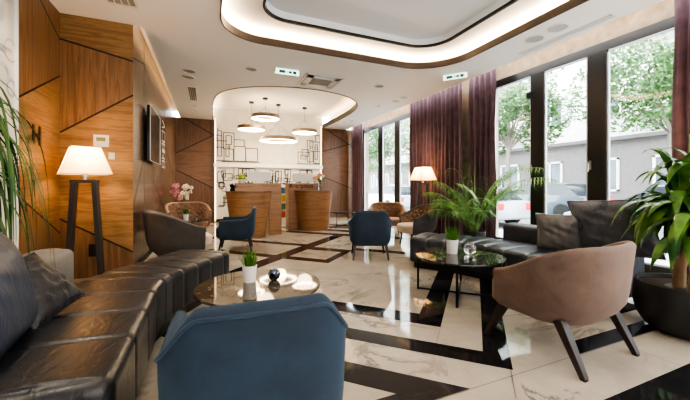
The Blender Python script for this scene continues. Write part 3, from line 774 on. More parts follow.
# left sofa
sl = thing('bench_sofa', 'long dark brown leather bench sofa curving along the left side', 'sofa', (0, 0, 0))
pathL = catmull([(-.665, 1.49), (-.665, 2.2), (-.665, 2.85), (-.60, 3.2), (-.44, 3.5), (-.03, 4.14)], 8)
mb, T = bench_loft(MB(), pathL, .33, .09, .45, .055, [.06 + .38 * k for k in range(1, 5)] + [1.78, 2.0, 2.22, 2.44, 2.68], .009, sw=.016)
mb.build('seat', M['leatherL'], sl, smooth=True, angle=60)
bench_loft(MB(), [(-.665, 1.53), (-.665, 2.85), (-.44, 3.5), (-.06, 4.1)], .28, 0.0, .10, .02, step=.1)[0].build('plinth', M['blacktrim'], sl)
bench_loft(MB(), [(-1.16, 1.49), (-1.16, 3.34)], .15, .06, .69, .05, [.9], .01)[0].build('backrest', M['greyup'], sl, smooth=True, angle=60)
# right sofa
sr = thing('bench_sofa', 'long black leather bench sofa curving below the big window', 'sofa', (0, 0, 0))
pathR = catmull([(3.55, 1.87), (3.55, 2.5), (3.55, 3.15), (3.49, 3.45), (3.36, 3.68), (3.0, 4.20)], 8)
bench_loft(MB(), pathR, .345, .09, .45, .055, [.30, .62, .94, 1.22, 1.48, 1.72, 1.96, 2.22])[0].build('seat', M['leatherR'], sr, smooth=True, angle=60)
bench_loft(MB(), [(3.55, 1.92), (3.55, 3.15), (3.36, 3.68), (3.03, 4.15)], .30, 0.0, .10, .02, step=.1)[0].build('plinth', M['blacktrim'], sr)
bench_loft(MB(), [(4.06, 1.87), (4.06, 3.42)], .15, .06, .66, .05, [.8], .012)[0].build('backrest', M['leatherR'], sr, smooth=True, angle=60)
# cushions
cushion('back_cushion', (-.93, 1.93, .70), .78, .56, .26, (R(-14), 0, R(96)), M['cushN'], 'large smooth navy leather back cushion at the left edge', 1, .003, False, 3.2)
cushion('throw_pillow', (-.90, 2.36, .62), .38, .38, .14, (R(-42), R(-10), R(74)), M['pillowB'], 'black crumpled leather pillow leaning on the left sofa back', 2, .012)
cushion('throw_pillow', (3.71, 2.46, .665), .44, .44, .16, (R(14), 0, R(-62)), M['cushT'], 'small square charcoal leather pillow on the right sofa', 5, .010)
cushion('back_cushion', (3.86, 2.00, .765), .72, .62, .22, (R(16), R(-5), R(-82)), M['cushD'], 'large creased black leather back cushion under the window', 7, .012)

# ================================================================ ARMCHAIRS
def u_path(w, yf, yc, yb, p=.8, n=44):
    pts = []
    k = 8
    for i in range(k): pts.append((w, yf + (yc - yf) * i / k))
    for i in range(n + 1):
        a = PI / 2 - PI * i / n   # from right side to left through back
        sx, cx = math.sin(a), math.cos(a)
        pts.append((w * math.copysign(abs(sx) ** p, sx), yc - (yc - yb) * abs(cx) ** p))
    for i in range(1, k + 1): pts.append((-w, yc + (yf - yc) * i / k))
    return pts
def chair_shell(w, yf, yc, yb, z0, hf, flare, t, p=.8, tuck=.05, tuft=0, rimr=None):
    """returns (outer+rim mesh, inner mesh, rim points)"""
    P = u_path(w, yf, yc, yb, p); n = len(P)
    nrm = []
    for i in range(n):
        a, b = Vector(P[max(i - 1, 0)]), Vector(P[min(i + 1, n - 1)]); d = (b - a).normalized(); nrm.append(Vector((-d.y, d.x)) * -1)
    # orient outward
    for i in range(n):
        if nrm[i].dot(Vector(P[i]) - Vector((0, (yf + yb) / 2 + .0))) < 0: nrm[i] = -nrm[i]
    hmax = max(hf(x, y) for x, y in P)
    loops = []; inl = []; rim = []
    for i, (x, y) in enumerate(P):
        h = hf(x, y); nn = nrm[i]; loop = []
        fl_ = lambda z: flare * ((z - z0) / (hmax - z0))
        for k in range(9):
            z = z0 + (h - t * .5 - z0) * k / 8; kk = k / 8
            off = fl_(z) - tuck * (1 - min(1, kk * 3)) ** 2
            loop.append((x + nn.x * off, y + nn.y * off, z))
        rr = t / 2; zc = h - rr; oc = fl_(zc) - rr
        for k in range(1, 7):
            a = PI * k / 6; off = oc + rr * math.cos(a); loop.append((x + nn.x * off, y + nn.y * off, zc + rr * math.sin(a)))
        ro = fl_(h) + .001; rim.append((x + nn.x * ro, y + nn.y * ro, h - t * .5 - .005))
        m_ = 12; zi0 = z0 + .10; e = min(i, n - 1 - i)
        inner_ = []
        for k in range(1, m_ + 1):
            z = zc + (zi0 - zc) * k / m_; off = fl_(z) - t - .012 * math.sin(PI * k / m_)
            if tuft and 3 < i < n - 4:
                u = i * tuft / 6.0; v = (z - .5) / .10
                c_ = math.cos(PI * (u + v)) * math.cos(PI * (u - v)); off -= .045 * (1 - abs(c_) ** .5) - .03
            inner_.append((x + nn.x * off, y + nn.y * off, z))
        loops.append(loop); inl.append([loop[-1]] + inner_)
    A_ = MB(); A_.loft(loops, closed=False, caps=False)
    B_ = MB(); B_.loft(inl, closed=False, caps=False)
    for i in (0, n - 1):       # arm front caps, slightly bulged
        full = loops[i] + inl[i][1:]
        c = sum((Vector(q) for q in full), Vector()) / len(full); c.y += .02
        b = len(A_.v); A_.v += [tuple(q) for q in full]; ci = A_.vert(c)
        for j in range(len(full)): A_.face((b + j, b + (j + 1) % len(full), ci))
    # underside
    b = len(A_.v); A_.v += [l[0] for l in loops]; A_.face([b + j for j in range(n)])
    return A_, B_, rim
def seat_cushion(w, y0, y1, z0, z1, p=.55, rr=.05, n=40):
    loops = []; cy = (y0 + y1) / 2; hd = (y1 - y0) / 2
    for k in range(7):
        a = PI / 2 * (1 - k / 6) if k < 7 else 0
    prof = [(-.05, z0), (0, z0 + .02)] + [(0, z1 - rr)] + [(-rr * (1 - math.cos(PI / 2 * q / 5)), z1 - rr + rr * math.sin(PI / 2 * q / 5)) for q in range(1, 6)] + [(-rr - .06, z1 + .008), (-rr - .16, z1 + .014)]
    for off, z in prof:
        L = []
        for i in range(n):
            a = 2 * PI * i / n; c, s = math.cos(a), math.sin(a)
            L.append(((w + off) * math.copysign(abs(c) ** p, c), cy + (hd + off) * math.copysign(abs(s) ** p, s), z))
        loops.append(L)
    return MB().loft(loops)
def sstep(a, b, x):
    t = max(0, min(1, (x - a) / (b - a))); return t * t * (3 - 2 * t)

# blue velvet armchair (faces +y)
def blue_chair(loc, rz, label, src=None):
    if src: return dup(src, loc, rz, label)
    t = thing('armchair', label, 'armchair', loc, rz, 'blue velvet armchairs')
    yb, yf = -.33, .27
    hf = lambda x, y: .60 + .205 * (1 - sstep(-.315, -.10, y)) * (1 - .62 * sstep(.20, .34, abs(x)))
    A_, B_, rim = chair_shell(.335, yf, -.08, yb, .235, hf, .022, .055, p=.50, tuck=.05)
    A_.build('shell', M['blue'], t, smooth=True, angle=50); B_.build('inner_back', M['blue'], t, smooth=True, angle=60)
    MB().tube([(x, y, z) for x, y, z in rim], .008, 6).build('piping', M['blue_pipe'], t, smooth=True)
    seat_cushion(.30, -.26, .36, .26, .46).build('seat', M['blue'], t, smooth=True, angle=50)
    for sx in (-1, 1):
        for yy, k in ((.24, 1), (-.22, -1)):
            MB().bar((sx * .25, yy, .26), (sx * .285, yy + k * .055, 0), .046, .046, .026).build('leg', M['leg'], t, bevel=.004)
    return t
BC = blue_chair((.19, 1.46, 0), R(-2), 'blue velvet armchair in the foreground seen from behind')
blue_chair((2.52, 4.88, 0), R(-22), 'blue velvet armchair in the middle of the marble floor, back to the camera', BC)
blue_chair((.50, 6.38, 0), R(82), 'blue velvet armchair in front of the left reception desk, turned left', BC)

# barrel chair (faces +y)
def barrel(name, loc, rz, label, shellm, innerm, seatm, tuft=0, group=None, hb=.79, ha=.50, W=.365, splay=.10, seat_h=.44, legw=.055, zb=.26, xs=None, rake=None, sf=.36):
    t = thing(name, label, 'armchair', loc, rz, group)
    yb, yf = -.36, .20
    hf = lambda x, y: ha + (hb - ha) * (1 - sstep(-.33, .28, y) ** .85)
    A_, B_, rim = chair_shell(W, yf, -.02, yb, zb, hf, .055, .06, p=.85, tuck=.10, tuft=tuft)
    A_.build('shell', shellm, t, smooth=True, angle=50); B_.build('inner_back', innerm, t, smooth=True, angle=60)
    seat_cushion(W - .045, -.27, sf, .28, seat_h, p=.7).build('seat', seatm, t, smooth=True, angle=50)
    if tuft:
        bt_ = MB()
        for i in range(9):
            for j, z in enumerate((.52, .60, .68)):
                a = R(-72 + 144 * (i + .5 * (j % 2)) / 8.5); rr_ = W - .01; x = rr_ * math.sin(a); y = -.03 - (.33 - .045) * math.cos(a)
                if z > hf(x, y) - .07: continue
                bt_.ball((x * .93, y * .97, z), (.013, .013, .013), 8, 5)
        if bt_.v: bt_.build('buttons', seatm, t, smooth=True)['kind'] = 'stuff'
    for sx in (-1, 1):
        for k in (1, -1):
            xt = W - .13 if xs is None else xs; xb = xt + (splay if rake is None else .015); yt = .19; yb2 = yt + (splay if rake is None else rake)
            MB().bar((sx * xt, k * yt, .31), (sx * xb, k * yb2, 0.008), legw, legw * .75, legw * .6).build('leg', M['leg'], t, bevel=.004)
            MB().box((sx * xb, k * yb2, .005), (.034, .026, .01)).build('foot_pad', M['pad'], t)
    return t
bch_ = barrel('barrel_chair', (2.44, 1.63, 0), R(4), 'rosy brown velvet barrel armchair with splayed legs beside the planter', M['brown'], M['brown'], M['brown'], hb=.80, ha=.56, W=.40, legw=.072, xs=.30, rake=.15, seat_h=.46, sf=.40)
bch_.scale = (1.05, 1.04, 1.02)
barrel('barrel_chair', (3.95, 6.70, 0), R(155), 'tan button tufted tub chair facing the camera by the far window', M['tan'], M['tan'], M['tan'], tuft=1, hb=.80, ha=.60, W=.38, splay=.05, legw=.04)
barrel('barrel_chair', (3.84, 5.40, 0), R(78), 'tufted tan chair with charcoal outside, seen side on before the curtain lamp', M['greyshell'], M['tan'], M['beigev'], tuft=1, hb=.82, ha=.58, W=.38, splay=.04, legw=.04)
ch_ = barrel('barrel_chair', (-.39, 5.64, 0), R(-76), 'charcoal backed armchair with a beige seat beside the left wall', M['greyshell'], M['beigev'], M['beigev'], hb=.83, ha=.58, W=.44, splay=.03, legw=.04, zb=.16)
ch_.scale = (1.05, 1.22, 1)
barrel('barrel_chair', (-.40, 8.02, 0), R(195), 'tan tub chair below the flowers near the left wall', M['tan'], M['tan'], M['tan'], tuft=1, hb=.83, ha=.64, W=.42, splay=.04, legw=.04)

# ================================================================ TABLES
def coffee_table(loc, rz, label, top, r=.475, h=.43, group='round coffee tables', q=.32):
    t = thing('coffee_table', label, 'coffee table', loc, rz, group)
    MB().lathe([(.001, h - .022), (r - .012, h - .022), (r - .002, h - .016), (r, h - .008), (r - .003, h), (.001, h)], n=64).build('tabletop', top, t, smooth=True, angle=30)
    b = .016
    for sx in (-1, 1):
        for sy in (-1, 1): MB().box((sx * q, sy * q, (h - .022) / 2), (b, b, h - .022)).build('leg', M['iron'], t)
    c = MB(); c.bar((-q, -q, .012), (q, q, .012), b, b); c.bar((-q, q, .012), (q, -q, .012), b, b); c.build('cross_base', M['iron'], t)
    c = MB()
    for a, d in (((-q, -q), (q, -q)), ((q, -q), (q, q)), ((q, q), (-q, q)), ((-q, q), (-q, -q))): c.bar((*a, h - .03), (*d, h - .03), b, b)
    c.build('apron', M['iron'], t); return t
coffee_table((2.58, 2.82, 0), 0, 'round black marble coffee table in front of the black sofa', M['topR'])
coffee_table((.375, 2.60, 0), 0, 'round brown marble coffee table in front of the brown leather sofa', M['topL'], q=.2)
coffee_table((3.78, 9.1, 0), 0, 'low round dark table right of the reception desks', M['topR'])
def side_table(loc, label, r, h, top):
    t = thing('side_table', label, 'side table', loc)
    MB().lathe([(.001, h - .02), (r, h - .02), (r, h), (.001, h)], n=36).build('tabletop', top, t, smooth=True, angle=30)
    MB().tube([(0, 0, .02), (0, 0, h - .02)], .022, 12).build('pole', M['iron'], t, smooth=True)
    MB().lathe([(.001, 0), (.16, 0), (.16, .015), (.001, .02)], n=28).build('base', M['iron'], t, smooth=True); return t
side_table((-.30, 7.22, 0), 'small round table between the left wall chairs', .33, .52, M['topR'])
side_table((3.13, 6.02, 0), 'small round table between the window armchairs', .30, .50, M['pot'])

# ================================================================ SMALL PLANTS AND TABLE DECOR
def blade(mb, base, az, tilt, L, w, droop=.5, n=5, fold=0.0):
    p = Vector(base); d = Vector((math.cos(az) * math.sin(tilt), math.sin(az) * math.sin(tilt), math.cos(tilt))); side = Vector((-math.sin(az), math.cos(az), 0))
    st = L / n; rows = []
    for i in range(n + 1):
        k = i / n; ww = w * (math.sin(PI * (.12 + .88 * k) ** .8) if k < 1 else 0.02) / 2
        ww = max(ww, .0006)
        up = d.cross(side)
        rows.append([p - side * ww + up * -fold * ww, p, p + side * ww + up * -fold * ww])
        p = p + d * st; d = (d + Vector((0, 0, -droop * st * (1 + 2 * k)))).normalized()
    mb.loft(rows, closed=False, caps=False)
def potted_grass(loc, label, s=1.0, pr=.047, ph=.105):
    t = thing('potted_grass', label, 'plant', loc, 0, 'white potted grass plants'); t.scale = (s, s, s)
    MB().lathe([(.001, 0), (pr * .78, 0), (pr * .80, .004), (pr, ph), (pr * .92, ph), (pr * .90, ph - .012), (.001, ph - .012)], n=28).build('pot', M['pot'], t, smooth=True, angle=35)
    rn = random.Random(int(loc[0] * 100) + 7); g = MB()
    for k in range(110):
        a = rn.uniform(0, 2 * PI); r0 = rn.uniform(0, pr * .8); blade(g, (math.cos(a) * r0, math.sin(a) * r0, ph - .015), a + rn.uniform(-.5, .5), rn.uniform(.02, .5) * (r0 / pr + .25), rn.uniform(.06, .125), .008, 1.5, 4)
    g.build('grass', M['grass'], t); return t
potted_grass((.31, 2.70, .43), 'white pot of green grass on the brown marble table', 1.25)
potted_grass((2.58, 2.93, .43), 'white pot of green grass on the black marble table', 1.5)
potted_grass((-.40, 7.12, .52), 'white pot of grass on the small table by the left wall', 1.15)
potted_grass((3.13, 6.08, .50), 'small green potted grass on the table behind the middle blue chair', 1.1)
def orb(loc, r, mat, label, open_=False):
    t = thing('glass_orb', label, 'candle holder', loc)
    MB().ball((0, 0, r * .96), (r, r, r), 20, 12).build('bowl', mat, t, smooth=True)
    if open_: MB().lathe([(r * .45, r * 1.80), (r * .5, r * 1.9), (r * .38, r * 1.88)], n=18, caps=False).build('rim', M['steel'], t, smooth=True)
    return t
orb((.50, 2.66, .43), .050, M['facet'], 'dark mirrored mosaic ball on the brown marble table', True)
orb((2.72, 2.80, .43), .068, M['clear'], 'clear glass ball on the black marble table')
def tumbler(loc, label):
    t = thing('glass_tumbler', label, 'glass', loc)
    MB().lathe([(.001, 0), (.03, 0), (.038, .09), (.035, .09), (.028, .008), (.001, .008)], n=18).build('glass', M['clear'], t, smooth=True); return t
tumbler((-.20, 7.18, .52), 'clear glass tumbler beside the potted grass on the left side table')
# flowers in tall vase by left wall
def flower_vase(loc, label, fl, vh=.6, vr=.09, vm='pot', spread=.22, n=16, fh=.55, seed=1, fr=.035, leaves=8):
    t = thing('flower_vase', label, 'flowers', loc); rn = random.Random(seed)
    MB().lathe([(.001, 0), (vr * .8, 0), (vr, vh * .5), (vr * .75, vh), (vr * .65, vh), (vr * .6, vh * .9), (.001, vh * .9)], n=20).build('vase', M[vm], t, smooth=True, angle=40)
    st = MB(); heads = [MB() for _ in fl]
    for k in range(n):
        a = rn.uniform(0, 2 * PI); r_ = spread * math.sqrt(rn.random()); z = vh + fh * rn.uniform(.45, 1)
        p = Vector((math.cos(a) * r_, math.sin(a) * r_, z)); st.tube([(0, 0, vh * .8), (p.x * .5, p.y * .5, vh + fh * .35), p], .004, 5)
        h = heads[0 if p.x < (0 if len(fl) > 1 else 9) else -1]
        for q in range(5):
            b = q * 1.257 + rn.random(); h.ball(p + Vector((math.cos(b) * fr * .7, rn.uniform(-.4, .4) * fr, math.sin(b) * fr * .7)), (fr * .55, fr * .45, fr * .6), 7, 5)
    for k in range(leaves): blade(st, (0, 0, vh * .9), rn.uniform(0, 6.3), rn.uniform(.3, .9), fh * .7, .03, 1.5, 5)
    st.build('stems', M['stem'], t)
    for h, m_ in zip(heads, fl):
        if h.v: h.build('blossoms', M[m_], t, smooth=True)
    return t
flower_vase((-.60, 8.8, 0), 'pink and cream orchids in a tall white vase by the left wall', ['pink', 'petal'], .62, .11, 'pot', .26, 34, .60, 4, .042, 0)
# ---- reception
def drum(t, cx, cy, rx0, rx1, ry0, ry1, h):
    L = []
    for z, rx, ry in ((.0, rx0 * .97, ry0 * .97), (.04, rx0, ry0), (h * .5, (rx0 + rx1) / 2 * .985, (ry0 + ry1) / 2 * .98), (h, rx1, ry1)):
        lp = []
        for i in range(33):
            a = PI + PI * i / 32; c, s = math.cos(a), math.sin(a); lp.append((cx + rx * math.copysign(abs(c) ** .75, c), cy + ry * math.copysign(abs(s) ** .75, s), z))
        L.append(lp)
    MB().loft(L).build('curved_front', M['desk'], t, smooth=True, angle=50)
    Lt = [[(cx + (x - cx) * 1.02, cy + (y - cy) * 1.02, h + dz) for x, y, z in L[-1]] for dz in (0, .02)]
    MB().loft(Lt).build('front_top', M['wood_far_h'], t)
dl_ = thing('reception_desk', 'left walnut reception desk with a curved tapering front', 'desk', (0, 0, 0), 0, 'curved walnut reception desks')
dl_.location = (-.03, -.30, 0); dr_loc = (0, -.28, 0)
drum(dl_, .93, 8.36, .40, .52, .46, .56, 1.06)
MB().box((1.17, 8.52, 1.12), (1.10, .34, .30)).build('counter', M['desk'], dl_, bevel=.006); MB().box((1.565, 8.5, .485), (.31, .36, .97)).build('side_panel', M['desk'], dl_, bevel=.006)
MB().box((.76, 8.55, .485), (.16, .26, .97)).build('side_panel', M['desk'], dl_, bevel=.006)
dr_ = thing('reception_desk', 'right walnut reception desk lettered Reception with a curved front', 'desk', (0, 0, 0), 0, 'curved walnut reception desks')
dr_.location = dr_loc
drum(dr_, 2.70, 8.96, .42, .52, .46, .56, 1.06)
MB().box((2.48, 9.10, 1.12), (.96, .34, .31)).build('counter', M['desk'], dr_, bevel=.006); MB().box((2.16, 9.08, .485), (.30, .36, .97)).build('side_panel', M['desk'], dr_, bevel=.006)
MB().box((2.84, 9.12, .485), (.14, .26, .97)).build('side_panel', M['desk'], dr_, bevel=.006)
tx = bpy.data.curves.new('reception_lettering', 'FONT'); tx.body = 'Reception'; tx.size = .155; tx.extrude = .006; tx.space_character = 1.06; tx.offset = .004
o = bpy.data.objects.new('lettering', tx); COL.objects.link(o); o.parent = dr_; o.location = (2.03, 8.925, 1.15); o.rotation_euler = (PI / 2, 0, 0); tx.materials.append(M['ink']); o['label'] = 'dark letters reading Reception'; to_mesh(o, 'raised_lettering', dr_)
def monitor(x, y, label):
    t = thing('computer_monitor', label, 'monitor', (x, y, 1.27), 0, 'white monitors on the reception desks')
    m_ = Matrix.Rotation(R(-14), 3, 'X'); MB().box((0, 0, .165), (.60, .03, .24), taper=.9, mat=m_).build('screen_shell', M['screen_w'], t, bevel=.008)
    MB().box((0, .06, .03), (.12, .10, .06)).build('stand', M['screen_w'], t); MB().box((0, .04, .006), (.26, .18, .012)).build('base', M['screen_w'], t)
monitor(1.17, 8.20, 'white computer monitor back on the left reception desk'); monitor(2.50, 8.82, 'white computer monitor back on the right reception desk')
def bowl_plant(loc, label):
    t = thing('bowl_plant', label, 'plant', loc, 0, 'green ball plants on the desks')
    MB().lathe([(.001, 0), (.04, 0), (.075, .05), (.085, .09), (.07, .09), (.001, .07)], n=20).build('bowl', M['pot'], t, smooth=True)
    rn = random.Random(2); h = MB()
    for k in range(26):
        a = rn.uniform(0, 6.28); e = rn.uniform(0, 1.4); h.ball((math.cos(a) * math.cos(e) * .075, math.sin(a) * math.cos(e) * .075, .12 + math.sin(e) * .07), (.03, .03, .028), 7, 5)
    h.build('foliage', M['lime'], t, smooth=True)
bowl_plant((.76, 8.17, 1.27), 'lime green plant ball in a white bowl on the left desk'); bowl_plant((2.84, 8.80, 1.275), 'lime green plant ball in a white bowl on the right desk')
flower_vase((2.82, 8.36, 1.08), 'glass vase of coral lilies on the right reception desk', ['tulip', 'petal'], .20, .06, 'clear', .20, 13, .26, 9, .034, 16)
dp_ = thing('dark_leaf_plant', 'dark leaved plant on the left end of the left reception desk', 'plant', (.52, 7.84, 1.08)); g = MB(); rn = random.Random(8)
for k in range(14): blade(g, (0, 0, .05), rn.uniform(0, 6.3), rn.uniform(.4, 1.3), rn.uniform(.14, .22), .07, 2, 5)
g.build('leaves', M['darkleaf'], dp_); MB().lathe([(.001, 0), (.05, 0), (.06, .06), (.001, .06)], n=16).build('pot', M['bigpot'], dp_, smooth=True)
bk = thing('brochure_rack', 'white brochure rack standing between the reception desks', 'rack', (2.06, 9.62, 0))
f = MB(); f.box((0, .02, .55), (.24, .02, 1.1)); f.box((0, 0, .01), (.26, .2, .02)); f.build('frame', M['white'], bk)
for k in range(4): MB().box((0, -.03, .25 + .24 * k), (.22, .07, .012)).build('shelf', M['white'], bk)
for k, c in enumerate(((.5, .12, .08), (.1, .3, .15), (.6, .5, .1), (.1, .25, .45))):
    b_ = MB().box((0, 0, .09), (.16, .012, .18)).build('brochure', plain('brochure cover %d' % k, c, .4), loc=(2.06, 9.59, .26 + .24 * k))
    tag(b_, ('orange red', 'dark green', 'yellow', 'blue')[k] + ' brochure in the white rack between the desks', 'brochure', 'brochures in the rack')

# ================================================================ LARGE PLANTS
# palm behind the right sofa
pm = thing('areca_palm', 'tall feathery palm in a dark pot behind the black sofa', 'plant', (4.52, 4.55, 0)); rn = random.Random(21)
MB().lathe([(.001, 0), (.15, 0), (.20, .38), (.17, .38), (.16, .34), (.001, .34)], n=24).build('pot', M['bigpot'], pm, smooth=True, angle=40)
st = MB(); lf = MB()
for k in range(26):
    a = k * 2.399 + rn.uniform(-.3, .3); tilt = rn.uniform(.08, .62); L = rn.uniform(1.2, 1.95); L *= .66 if math.cos(a) < -.1 else 1; p = Vector((math.cos(a) * .06, math.sin(a) * .06, .34)); d = Vector((math.cos(a) * math.sin(tilt), math.sin(a) * math.sin(tilt), math.cos(tilt)))
    pts = [p.copy()]; ds = []
    for i in range(18):
        p = p + d * L / 18; d = (d + Vector((0, 0, -.075 * (i / 18) * 2.3)) + Vector((math.cos(a), math.sin(a), 0)) * .03).normalized(); pts.append(p.copy()); ds.append(d.copy())
    if any(q.x + 4.52 > 5.08 for q in pts):
        pts = [Vector((min(q.x, .55 - .12 * max(0, q.x - .55)), q.y, q.z)) for q in pts]
    st.tube(pts, [.009 * (1 - .8 * i / 18) + .001 for i in range(19)], 5)
    for i in range(5, 18):
        for sub in (0, .5):
            q = pts[i].lerp(pts[i + 1], sub); dd = ds[i]; side = dd.cross(Vector((0, 0, 1))).normalized()
            k2 = (i - 5 + sub) / 13; ll = .34 * math.sin(PI * (.18 + .74 * k2)) * rn.uniform(.85, 1.1)
            for s in (-1, 1):
                v = (dd * .55 + side * s * 1.0 + Vector((0, 0, -.10))).normalized(); w = .0085; up = v.cross(dd).normalized()
                wv = v.cross(Vector((0, 0, 1))).normalized() * w
                a0, a1, a2 = q, q + v * ll * .5 + Vector((0, 0, .01)), q + v * ll + Vector((0, 0, -.45 * ll))
                if max(a1.x, a2.x) + 4.52 > 5.10: continue
                lf.loft([[a0 - wv * .4, a0 + wv * .4], [a1 - wv, a1 + wv], [a2 - wv * .1, a2 + wv * .1]], closed=False, caps=False)
st.build('stems', M['stem'], pm, smooth=True); lf.build('fronds', M['palm'], pm)
# corn plant in the round black planter
cp = thing('potted_corn_plant', 'broad leaved corn plant with thick canes in a round black planter', 'plant', (3.63, 1.33, 0)); rn = random.Random(33)
MB().lathe([(.001, 0), (.21, 0), (.29, .05), (.335, .13), (.355, .22), (.355, .31), (.342, .40), (.33, .405), (.318, .40), (.315, .36), (.001, .36)], n=48).build('planter', M['bigpot'], cp, smooth=True, angle=50)
MB().lathe([(.001, .355), (.30, .365), (.30, .36)], n=30, caps=False).build('soil', M['soil'], cp, smooth=True)
cn = MB()
canes = [((-.13, -.08), .96, .036), ((-.02, .05), 1.08, .040), ((.12, -.04), 1.20, .038)]
for (x, y), h, r in canes:
    pts = [(x + .01 * math.sin(z * 9), y + .01 * math.cos(z * 7), .33 + (h - .33) * z / 8) for z in range(9)]; cn.tube(pts, [r * (1 + .06 * (i % 2)) for i in range(9)], 12)
cn.build('canes', M['cane'], cp, smooth=True)
lv = MB()
for (x, y), h, r in canes:
    for k in range(38 if h < 1 else 46):
        a = k * 2.399; z = h - .20 + .32 * k / 46 ; t_ = rn.uniform(.55, 1.45) if k < 38 else rn.uniform(.1, .7)
        blade(lv, (x + math.cos(a) * .02, y + math.sin(a) * .02, z), a + rn.uniform(-.3, .3), t_, rn.uniform(.40, .66), rn.uniform(.085, .125), rn.uniform(2.6, 4.8), 9, .3)
lv.build('leaves', M['drac'], cp, smooth=True, angle=70)
# strap leaved plant at the left edge, behind the sofa back
sp = thing('strap_leaf_plant', 'tall plant with long drooping strap leaves at the left edge', 'plant', (-1.50, 2.62, 0)); rn = random.Random(44)
MB().lathe([(.001, 0), (.13, 0), (.16, .40), (.14, .40), (.13, .36), (.001, .36)], n=24).build('pot', M['bigpot'], sp, smooth=True, angle=40)
MB().tube([(0, 0, .34), (.01, 0, .9), (0, .01, 1.62)], [.03, .022, .02], 10).build('stem', M['cane'], sp, smooth=True)
lv = MB()
for k in range(130):
    a = rn.uniform(-1.9, 1.6); z = rn.uniform(1.05, 1.72); L = rn.uniform(.85, 1.45); t_ = rn.uniform(.25, .95)
    if math.cos(a) < .15 : L *= .55
    blade(lv, (0, 0, z), a, t_, L, rn.uniform(.018, .030), rn.uniform(3.2, 5.0), 14, .3)
lv.build('leaves', M['spider'], sp, smooth=True, angle=70)

# ================================================================ OUTSIDE
gd = MB(); gd.box((30, 10, -.15), (49, 90, .1)); struct(gd.build('street', M['asphalt']))
gd = MB(); gd.box((6.6, 5, -.06), (1.9, 60, .1)); gd.box((15.5, 8, -.05), (3.4, 70, .14)); struct(gd.build('sidewalk', M['paving']))
def facade(name, x, y0, y1, h, label, base, up):
    t = thing(name, label, 'building', (x, (y0 + y1) / 2, 0)); L = y1 - y0
    MB().box((1.0, 0, 1.65), (2.0, L, 3.3)).build('ground_floor_wall', base, t); MB().box((1.1, 0, 3.3 + (h - 3.3) / 2), (2.0, L, h - 3.3)).build('upper_wall', up, t)
    MB().box((-.08, 0, 3.36), (.4, L, .16)).build('ledge', M['facade_dk'], t)
    y = -L / 2 + 1.2; k = 0
    while y < L / 2 - 1.2:
        for fz in (1.0, 4.4, 7.4, 10.4):
            if fz + 1.5 > h: continue
            w = MB(); x_ = -.02 if fz < 2 else .08; ww, hh = 1.25, 1.45
            for sy in (-1, 0, 1): w.box((x_, y + sy * ww / 2, fz + hh / 2), (.10, .09, hh + .1))
            for sz in (0, 1): w.box((x_, y, fz + sz * hh), (.10, ww + .09, .09))
            f_ = w.build('window_frame', M['white'], t); MB().box((x_ + .03, y, fz + hh / 2), (.04, ww, hh)).build('pane', M['extglass'], f_)
            if k % 3 == 1 and fz > 4: MB().box((-.35, y, fz - .15), (.9, 2.6, .12)).box((-.78, y, fz + .35), (.05, 2.6, .9)).build('balcony', M['facade_up'], t)
        y += 2.55; k += 1
    return t
facade('apartment_building', 17.2, 3.0, 21.0, 13, 'grey ground floored building with white windows across the street', M['facade'], M['facade_up'])
facade('apartment_building', 17.8, -10, 2.6, 13, 'pale building across the street at the far right', M['facade_up'], M['facade_up'])
facade('apartment_building', 17.6, 21.4, 40.0, 13, 'pale building across the street seen through the far window', M['facade'], M['facade_up'])
def tree(x, y, h, r, label, seed, n=4200, lean=0, zc=None):
    t = thing('street_tree', label, 'tree', (x, y, 0), 0, 'street trees'); rn = random.Random(seed); zc = zc or h * .66
    tr = MB(); tr.tube([(0, 0, 0), (lean * .3, .05, h * .3), (lean, 0, h * .55), (lean, .1, h * .8)], [.11, .09, .07, .03], 8)
    blobs = []
    for k in range(15):
        a = rn.uniform(0, 6.28); q = rn.uniform(.2, 1) * r; c = Vector((lean + math.cos(a) * q, math.sin(a) * q, zc + rn.uniform(-.45, .5) * r * 1.2)); blobs.append((c, rn.uniform(.35, .6) * r))
        tr.tube([(lean, 0, h * .42), c * .5 + Vector((lean / 2, 0, h * .25)), c], [.04, .025, .01], 5)
    tr.build('trunk', M['bark'], t, smooth=True); l = MB()
    for k in range(n):
        c, q = rn.choice(blobs); u = Vector((rn.gauss(0, 1), rn.gauss(0, 1), rn.gauss(0, 1))).normalized() * q * rn.uniform(.45, 1) ** .6; p = c + u
        a = Vector((rn.gauss(0, 1), rn.gauss(0, 1), rn.gauss(0, 1))).normalized(); b = a.orthogonal().normalized(); s = rn.uniform(.06, .125)
        l.poly([p - a * s, p - b * s * .5, p + a * s, p + b * s * .5])
    l.build('foliage', M['tleaf'], t); return t
tree(11.4, 9.6, 6.4, 1.7, 'pale trunked street tree seen left of the double window post', 1, 6500, 0, 4.0)
tree(12.6, 5.0, 6.5, 2.0, 'broad street tree in the right window pane', 2, 7500, 0, 4.0)
tree(12.0, 14.5, 6.8, 2.1, 'street tree seen left of the tall curtain', 3, 5000, 0, 4.0)
tree(11.5, 20.0, 7.5, 2.6, 'dense street tree seen through the far window', 4, 7000, 0, 4.0)
tree(11.8, 26.0, 7.5, 2.6, 'distant street tree at the left of the far window', 5, 5500, 0, 4.2)
